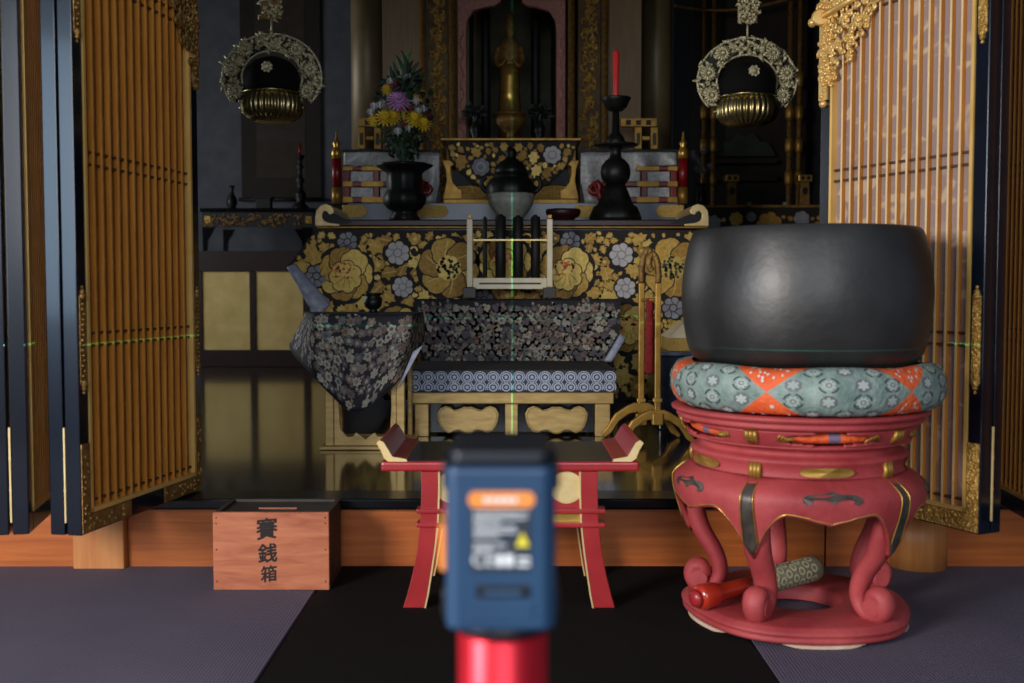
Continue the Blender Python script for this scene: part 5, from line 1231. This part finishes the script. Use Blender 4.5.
# ================================================================ left bay: platform, carved table, scroll, vase, candle stick
Yw = FLY(367, ZR); pl0 = X(196, Yw); pw = X(255.5, Yw) - X(202, Yw)
LP_ = thing('side_platform', 'brown platform with gold paper panels in the left bay', 'platform', (pl0 + 1.1, Yw + .5, ZR))
lt0, lt1 = Z(350, Yw), Z(271.5, Yw); topz = Z(251, Yw)
pe = pl0 + .05 + pw * 5 + .05
MB().box(pl0 - 1.4, pe, Yw, Yw + 1.1, ZR, lt0).build('base_rail', 'dark_wood', LP_, bevel=.004)
MB().box(pl0 - 1.4, pe, Yw, Yw + 1.1, lt1, topz).build('top_rail', 'dark_wood', LP_, bevel=.004)
xg = X(202, Yw)
for i in range(-3, 5):
    MB().box(xg + i * pw, xg + i * pw + pw - .05, Yw + .014, Yw + .03, lt0 + .0004, lt1 - .0004).build('gold_panel', 'gold_paper', LP_)
    MB().box(xg + i * pw + pw - .0495, xg + i * pw + pw - .0005, Yw + .004, Yw + .06, lt0 + .0004, lt1 - .0004).build('stile', 'dark_wood', LP_, bevel=.003)
MB().box(pl0 - 1.4, xg - 3 * pw - .0005, Yw + .004, Yw + .06, lt0 + .0004, lt1 - .0004).build('end_board', 'dark_wood', LP_)
Yu = Yw + .22; q = PX(Yu)
TB = thing('carved_table', 'long black table with gilt carved apron in the left bay', 'table', (X(258, Yu), Yu + .15, topz))
tz = Z(208, Yu); u0, u1 = X(200, Yu), X(316, Yu)
MB().box(u0, u1, Yu, Yu + .34, tz - 4 * q, tz).build('table_top', 'black_lacquer', TB, bevel=.004)
apn = MB().box(u0 + .02, u1 - .02, Yu + .012, Yu + .03, tz - 19 * q, tz - 4.2 * q).build('apron', 'matt_black', TB)
mb = MB()
for i in range(70):
    xx = random.uniform(u0 + .04, u1 - .04); zz = tz - random.uniform(7, 17) * q; rr = random.uniform(.012, .024); a0 = random.uniform(0, 6.28)
    mb.tube([Vector((xx + rr * math.cos(a0 + t), Yu + .008, zz + rr * .7 * math.sin(a0 + t))) for t in range(5)], [.004, .005, .005, .004, .003], 5)
mb.build('apron_carving', 'gilt_dark', apn)['kind'] = 'stuff'
for a in (208, 309): MB().box(X(a - 3, Yu), X(a + 3, Yu), Yu + .0065, Yu + .0115, tz - 15 * q, tz - 8 * q).build('gilt_block', 'gilt', apn)
for a, k in ((203, 1), (300, -1), (214, 1), (313, -1)):
    MB().prism([(X(a, Yu), topz + .0005), (X(a, Yu) + k * 4 * q, topz + .0005), (X(a, Yu) + k * 5 * q, tz - 19.2 * q - 12 * q), (X(a, Yu) + k * 12 * q, tz - 19.2 * q), (X(a, Yu), tz - 19.2 * q)], lambda u, v, d: Vector((u, d, v)), Yu + .01 if a in (203, 313) else Yu + .29, Yu + .04 if a in (203, 313) else Yu + .32).build('leg', 'black_lacquer', TB)
Yy = Yu + .15
pot('bud_vase', 'small dark bulbous vase standing on the left end of the carved table', 'vase', (X(233, Yy), Yy, tz + .0008), [(a * q, b_ * q) for a, b_ in ((3.4, 0), (3.8, 2), (5.4, 6), (5.2, 10), (2.6, 15), (1.9, 19), (3, 23.5), (2.4, 24))], 'dark_bronze')
CSt = thing('candlestick', 'tall thin dark candlestick on the right end of the carved table', 'candlestick', (X(301, Yy), Yy, tz))
MB().lathe([(a * q, b_ * q) for a, b_ in ((9, 0), (9, 2), (6, 5), (4, 9), (6, 13), (6, 16), (3, 20), (3, 26), (5, 29), (2.4, 33), (2.4, 40), (4, 43), (2, 46), (3, 50), (5, 53), (5, 54), (.1, 53))], (X(301, Yy), Yy, tz + .0008), 20, caps=False).build('column', 'dark_bronze', CSt)
MB().cyl((X(301, Yy), Yy, tz + 53.5 * q), (X(301, Yy), Yy, tz + 66 * q), 1.4 * q, 10).build('pricket', 'dark_red', CSt)
tag(MB().box(X(257, Yy), X(271, Yy), Yy, Yy + .1, tz + .0008, tz + 11 * q).box(X(255, Yy), X(273, Yy), Yy - .01, Yy + .11, tz + 11 * q, tz + 13 * q).build('offering_box', 'matt_black', bevel=.003), 'small black box in the middle of the carved table', 'box')
# hanging scroll on the wall
Yz = 9.17; SC = thing('hanging_scroll', 'dark hanging scroll on the grey wall of the left bay', 'scroll', (X(282, Yz), Yz, Z(200, Yz)))
MB().box(X(243, Yz), X(322, Yz), Yz, Yz + .008, Z(197.6, Yz), 3.42).build('mounting', 'scroll_silk', SC)
MB().box(X(258, Yz), X(307, Yz), Yz - .003, Yz - .0002, Z(178, Yz), Z(-10, Yz)).build('painting', 'scroll_paper', SC)
MB().box(X(259, Yz), X(306, Yz), Yz - .005, Yz - .0032, Z(141, Yz), Z(130, Yz)).build('cloth_band', 'dark_wood', SC)
MB().cyl((X(240, Yz), Yz - .008, Z(199.5, Yz)), (X(325, Yz), Yz - .008, Z(199.5, Yz)), .017, 14).build('roller', 'matt_black', SC)

# ================================================================ right bay: platform, brocade table, dark shrine, lantern posts
Yq_ = 7.5; rp0, rp1 = X(688, Yq_), X(830, Yq_); rz = Z(222, Yq_) ; q = PX(Yq_)
RP = thing('side_altar', 'dark altar table behind the bowl bell in the right bay', 'altar', ((rp0 + rp1) / 2, Yq_ + .3, ZR))
rzt = Z(205, Yq_)
MB().box(rp0, rp1 + .4, Yq_, Yq_ + .6, ZR, rzt - .02).build('body', 'matt_black', RP)
MB().box(rp0 - .01, rp1 + .41, Yq_ - .02, Yq_ + .61, rzt - .0195, rzt).build('top', 'gilt_dark', RP, bevel=.003)
RC = thing('side_frontal', 'dim gold brocade frontal just above the rim of the bowl bell', 'cloth', ((rp0 + rp1) / 2, Yq_ - .01, Z(250, Yq_)))
MB().box(rp0 + .01, rp1 + .4, Yq_ - .012, Yq_ - .002, Z(300, Yq_), rzt - .0225).build('cloth', 'ground_cloth', RC)
mb = MB(); fp3 = lambda a, b_, l: Vector((X(a, Yq_), Yq_ - .0125 - l, Z(b_, Yq_))); used = []
for x, y, r, m_ in ((712, 223, 8, 5), (800, 219, 8, 5), (768, 225, 13, 1), (735, 219, 7, 0), (750, 217, 5, 5)): used.append((x, y, r)); mb.fan(flower(x, y, r, 7, .16), fp3, .002, m_)
tries = 0
while tries < 900:
    tries += 1; r = random.uniform(2.5, 7); x = random.uniform(694, 826); y = random.uniform(212, 290)
    if y - r * 1.15 < 211 or any((x - a) ** 2 + (y - b_) ** 2 < (r * .86 + c) ** 2 for a, b_, c in used): continue
    used.append((x, y, r * .86)); mb.fan(leaf2d(x, y, r, random.uniform(0, 6)), fp3, .001, random.choice((0, 1, 1)))
mb.build('embroidered_pattern', EM, RC, fix=False)['kind'] = 'stuff'
for px, lab in ((730.5, 'left gilt post lantern on the right bay altar'), (803, 'right gilt post lantern on the right bay altar')):
    x = X(px, Yq_ + .1); y = Yq_ + .08
    LN = thing('post_lantern', lab, 'lantern', (x, y, rzt), 'gilt post lanterns')
    w_ = 5.2 * q
    MB().hexa([(x - w_, y, rzt + .001), (x + w_, y, rzt + .001), (x + w_, y + 2 * w_, rzt + .001), (x - w_, y + 2 * w_, rzt + .001)], [(x - w_ * .85, y + .006, rzt + 24 * q), (x + w_ * .85, y + .006, rzt + 24 * q), (x + w_ * .85, y + 1.8 * w_, rzt + 24 * q), (x - w_ * .85, y + 1.8 * w_, rzt + 24 * q)]).build('post', 'gilt_dark', LN, bevel=.003)
    mb = MB().prism(disc(x, rzt + 15 * q, 2.6 * q, 14, 1.5), lambda u, v, d: Vector((u, d, v)), y - .002, y + .0015); mb.build('oval_opening', 'matt_black', LN)
    hd = MB().box(x - w_ * 1.3, x + w_ * 1.3, y - .012, y + 2 * w_ + .012, rzt + 24.3 * q, rzt + 31 * q).build('head', 'gilt', LN, bevel=.003)
    for s in (-.55, .55): MB().box(x + s * w_ - .012, x + s * w_ + .012, y - .0145, y - .0122, rzt + 26 * q, rzt + 29.5 * q).build('head_opening', 'matt_black', hd)
for px, lab in ((748, 'left white offering cup on the right bay altar'), (784, 'right white offering cup on the right bay altar')):
    pot('offering_cup', lab, 'cup', (X(px, Yq_ + .12), Yq_ + .12, rzt + .0008), [(2.2 * q, 0), (2.4 * q, .5 * q), (2.8 * q, 4 * q), (2.2 * q, 4 * q), (.1 * q, 2 * q)], 'celadon', 16, 'white offering cups on the right bay altar')
# dark inner shrine with gilt columns and hanging chains
Yt2 = Yq_ + .66; SR = thing('side_shrine', 'dark shrine with slender gilt columns in the right bay', 'shrine', (X(757, Yt2), Yt2 + .2, ZR))
z3 = rzt - .05
MB().box(X(698, Yt2), X(818, Yt2), Yt2, Yt2 + .4, ZR, z3).build('plinth', 'matt_black', SR)
MB().box(X(698, Yt2), X(818, Yt2), Yt2 + .36, Yt2 + .4, z3 + .0005, 3.4).build('back_panel', mat('shrine_back', (30, 22, 18), (42, 30, 24), rough=.5), SR)
for a in (704, 713, 789, 798.5):
    cl_ = MB().lathe([(.032, z3 + .0005), (.028, z3 + .03), (.02, z3 + .05), (.02, 3.4)], (X(a, Yt2), Yt2 + .05, 0), 14).build('slender_column', 'gilt_dark', SR)
    for zz in (1.6, 1.85, 2.1, 2.35): MB().lathe([(.021, zz), (.03, zz + .02), (.034, zz + .06), (.03, zz + .1), (.021, zz + .12)], (X(a, Yt2), Yt2 + .05, 0), 14).build('gilt_collar', 'gilt_dull', cl_)
for a, b_ in ((178, 172), (160, 155)): MB().box(X(720, Yt2), X(782, Yt2), Yt2 + .2, Yt2 + .35, Z(a, Yt2), Z(b_, Yt2)).build('step', 'dark_wood', SR, bevel=.003)
mb = MB().prism([(X(720 + i, Yt2), Z(150 - 18 * math.sin(PI * i / 62) - 5 * math.sin(PI * i / 31 * 2) ** 2, Yt2)) for i in range(0, 63, 3)] + [(X(782, Yt2), Z(152, Yt2)), (X(720, Yt2), Z(152, Yt2))], lambda u, v, d: Vector((u, d, v)), Yt2 + .25, Yt2 + .3)
mb.build('carved_gable', mat('gable_green', (34, 44, 36), (52, 62, 50), rough=.6), SR)
MB().tube(smooth_path([Vector((X(a, Yt2), Yt2 - .02, Z(b_, Yt2))) for a, b_ in ((672, 6), (690, 9), (712, 11), (735, 10), (760, 6), (790, -2))], 5), .012, 8).build('valance_cord', 'gilt_dark', SR)
Y_ = Yq_ + .3; fb = thing('dim_bouquet', 'dim pale flowers standing beside the right railing post', 'flowers', (X(700, Y_), Y_, rzt))
MB().lathe([(a * q, b_ * q) for a, b_ in ((5, 0), (6, 6), (7, 14), (4, 20), (6, 25))], (X(700, Y_), Y_, rzt + .0008), 18).build('vase', 'dark_bronze', fb)
BQ = fb; foot = Vector((X(700, Y_), Y_, rzt + 24 * q)); st_ = MB()
for i in range(9): mum(at(random.uniform(690, 711), random.uniform(150, 172), Y_ + random.uniform(-.06, .06)), 4.5 * q, 'emb_grey', 'blossom', 2, 8)
st_.build('stems', 'leaf_dark', fb)['kind'] = 'stuff'

# ================================================================ hanging lanterns with flowered rings
Yl_ = 4.75
def lantern(px, py, lab):
    q = PX(Yl_); c = at(px, py, Yl_); Lr = thing('hanging_lantern', lab, 'lantern', (c.x, c.y, c.z), 'hanging lanterns with flowered rings')
    V = lambda u, v, d=0.: Vector((c.x + u * q, c.y + d, c.z + v * q))
    W = lambda u, v, d=0.: V(u, v * .87 if v > 0 else v * .8, d)
    gap = .88
    a0, a1 = -PI / 2 + gap, 3 * PI / 2 - gap
    rg = MB(); m_ = 60
    for rr, w_ in ((49, 1.1), (30, 1.1)): rg.tube([W(rr * math.cos(a0 + (a1 - a0) * i / m_), rr * math.sin(a0 + (a1 - a0) * i / m_)) for i in range(m_ + 1)], w_ * q, 6)
    ro = rg.build('ring', 'pewter_gilt', Lr)
    MB().prism([(rr * math.cos(t), rr * math.sin(t)) for rr, t in [(48, a0 + (a1 - a0) * i / 40) for i in range(41)] + [(31, a1 - (a1 - a0) * i / 40) for i in range(41)]], lambda u, v, d: W(u, v, d), .012, .016).build('ring_plate', 'matt_black', Lr)
    n_ = 7
    for i in range(n_):
        a = a0 + .22 + (a1 - a0 - .44) * i / (n_ - 1)
        if i == 3: continue
        cc = W(39.5 * math.cos(a), 39.5 * math.sin(a), -.022); mb = MB()
        for k in range(14):
            b_ = 2 * PI * k / 14; mb.tube([cc + Vector((math.cos(b_) * 2.6 * q, -.004, math.sin(b_) * 2.6 * q)), cc + Vector((math.cos(b_) * 7.6 * q, .002, math.sin(b_) * 7.6 * q))], [1. * q, 1.5 * q], 5)
        mb.ball(cc + Vector((0, -.006, 0)), 2.5 * q, 6); mb.build('rosette', 'pewter_gilt', ro)
    lfm = MB(); k = 0
    for i in range(230):
        a = random.uniform(a0, a1); r_ = random.uniform(33, 48); p = W(r_ * math.cos(a), r_ * math.sin(a), random.uniform(-.006, .01)); b_ = random.uniform(0, 6.28); l_ = random.uniform(5, 8) * q
        lfm.tube([p, p + Vector((math.cos(b_) * l_ * .5, -.006, math.sin(b_) * l_ * .5)), p + Vector((math.cos(b_ + .5) * l_, 0, math.sin(b_ + .5) * l_))], [.9 * q, 2.3 * q, .6 * q], 5)
    lfm.build('leaf_scrolls', 'pewter_gilt', ro)['kind'] = 'stuff'
    MB().lathe([(27 * q, -15 * q), (28 * q, -8 * q), (27 * q, 1 * q), (24 * q, 9 * q), (18 * q, 15 * q), (9 * q, 19 * q), (2 * q, 20 * q)], V(0, 0), 36).build('hood', mat('soot_black', (8, 8, 8), (14, 13, 12), rough=.85, spec=.2), Lr)
    cr = MB(); cp = V(1, 5, -27 * q); cr.prism(flower(cp.x, cp.z, 5.6 * q, 8, .3), lambda u, v, d: Vector((u, d, v)), cp.y, cp.y + .02); cr.ball(cp, 3 * q, 6); cr.build('crest', 'pewter_gilt', Lr)
    MB().lathe([(26 * q, -16.8 * q), (29 * q, -15.8 * q), (27 * q, -15.2 * q)], V(0, 0), 36).build('brass_band', 'brass', Lr)
    MB().lathe([(26 * q, -17 * q), (29 * q, -21 * q), (30.5 * q, -28 * q), (29.5 * q, -35 * q), (25 * q, -40 * q), (18 * q, -43 * q), (.0005, -44 * q)], V(0, 0), 120, rf=lambda a, z: 1 - .11 * abs(math.cos(15 * a)), caps=False).build('fluted_bowl', 'brass', Lr)
    for s in (-1, 1): MB().tube([V(s * 31.5, -31), V(s * 29.5, -28)], 2 * q, 6).build('lug', 'brass', Lr)
    MB().tube([V(0, 43), V(0, 57)], 1. * q, 6).build('hook', 'pewter_gilt', Lr)
    pd = MB().box(c.x - 10 * q, c.x + 10 * q, c.y - .004, c.y + .004, c.z + 57 * q, c.z + 120 * q).build('pendant_plate', 'gilt_dark', Lr, bevel=.003)
    mb = MB()
    for i in range(160):
        p = V(random.uniform(-9.5, 9.5), random.uniform(57, 118), -.007); b_ = random.uniform(0, 6.28); l_ = random.uniform(3, 6) * q
        mb.tube([p, p + Vector((math.cos(b_) * l_ * .5, -.005, math.sin(b_) * l_ * .5)), p + Vector((math.cos(b_ + .8) * l_, 0, math.sin(b_ + .8) * l_))], [.8 * q, 1.5 * q, .4 * q], 5)
    mb.build('pendant_scrolls', 'pewter_gilt', pd)['kind'] = 'stuff'
    MB().cyl(V(0, 120), Vector((c.x, c.y, 3.495)), .006, 8).build('hanging_rod', 'matt_black', Lr)
lantern(272, 77.5, 'hanging brass lantern in a flowered ring at the left, before the scroll')
lantern(747, 81.5, 'hanging brass lantern in a flowered ring at the right, above the bowl bell')
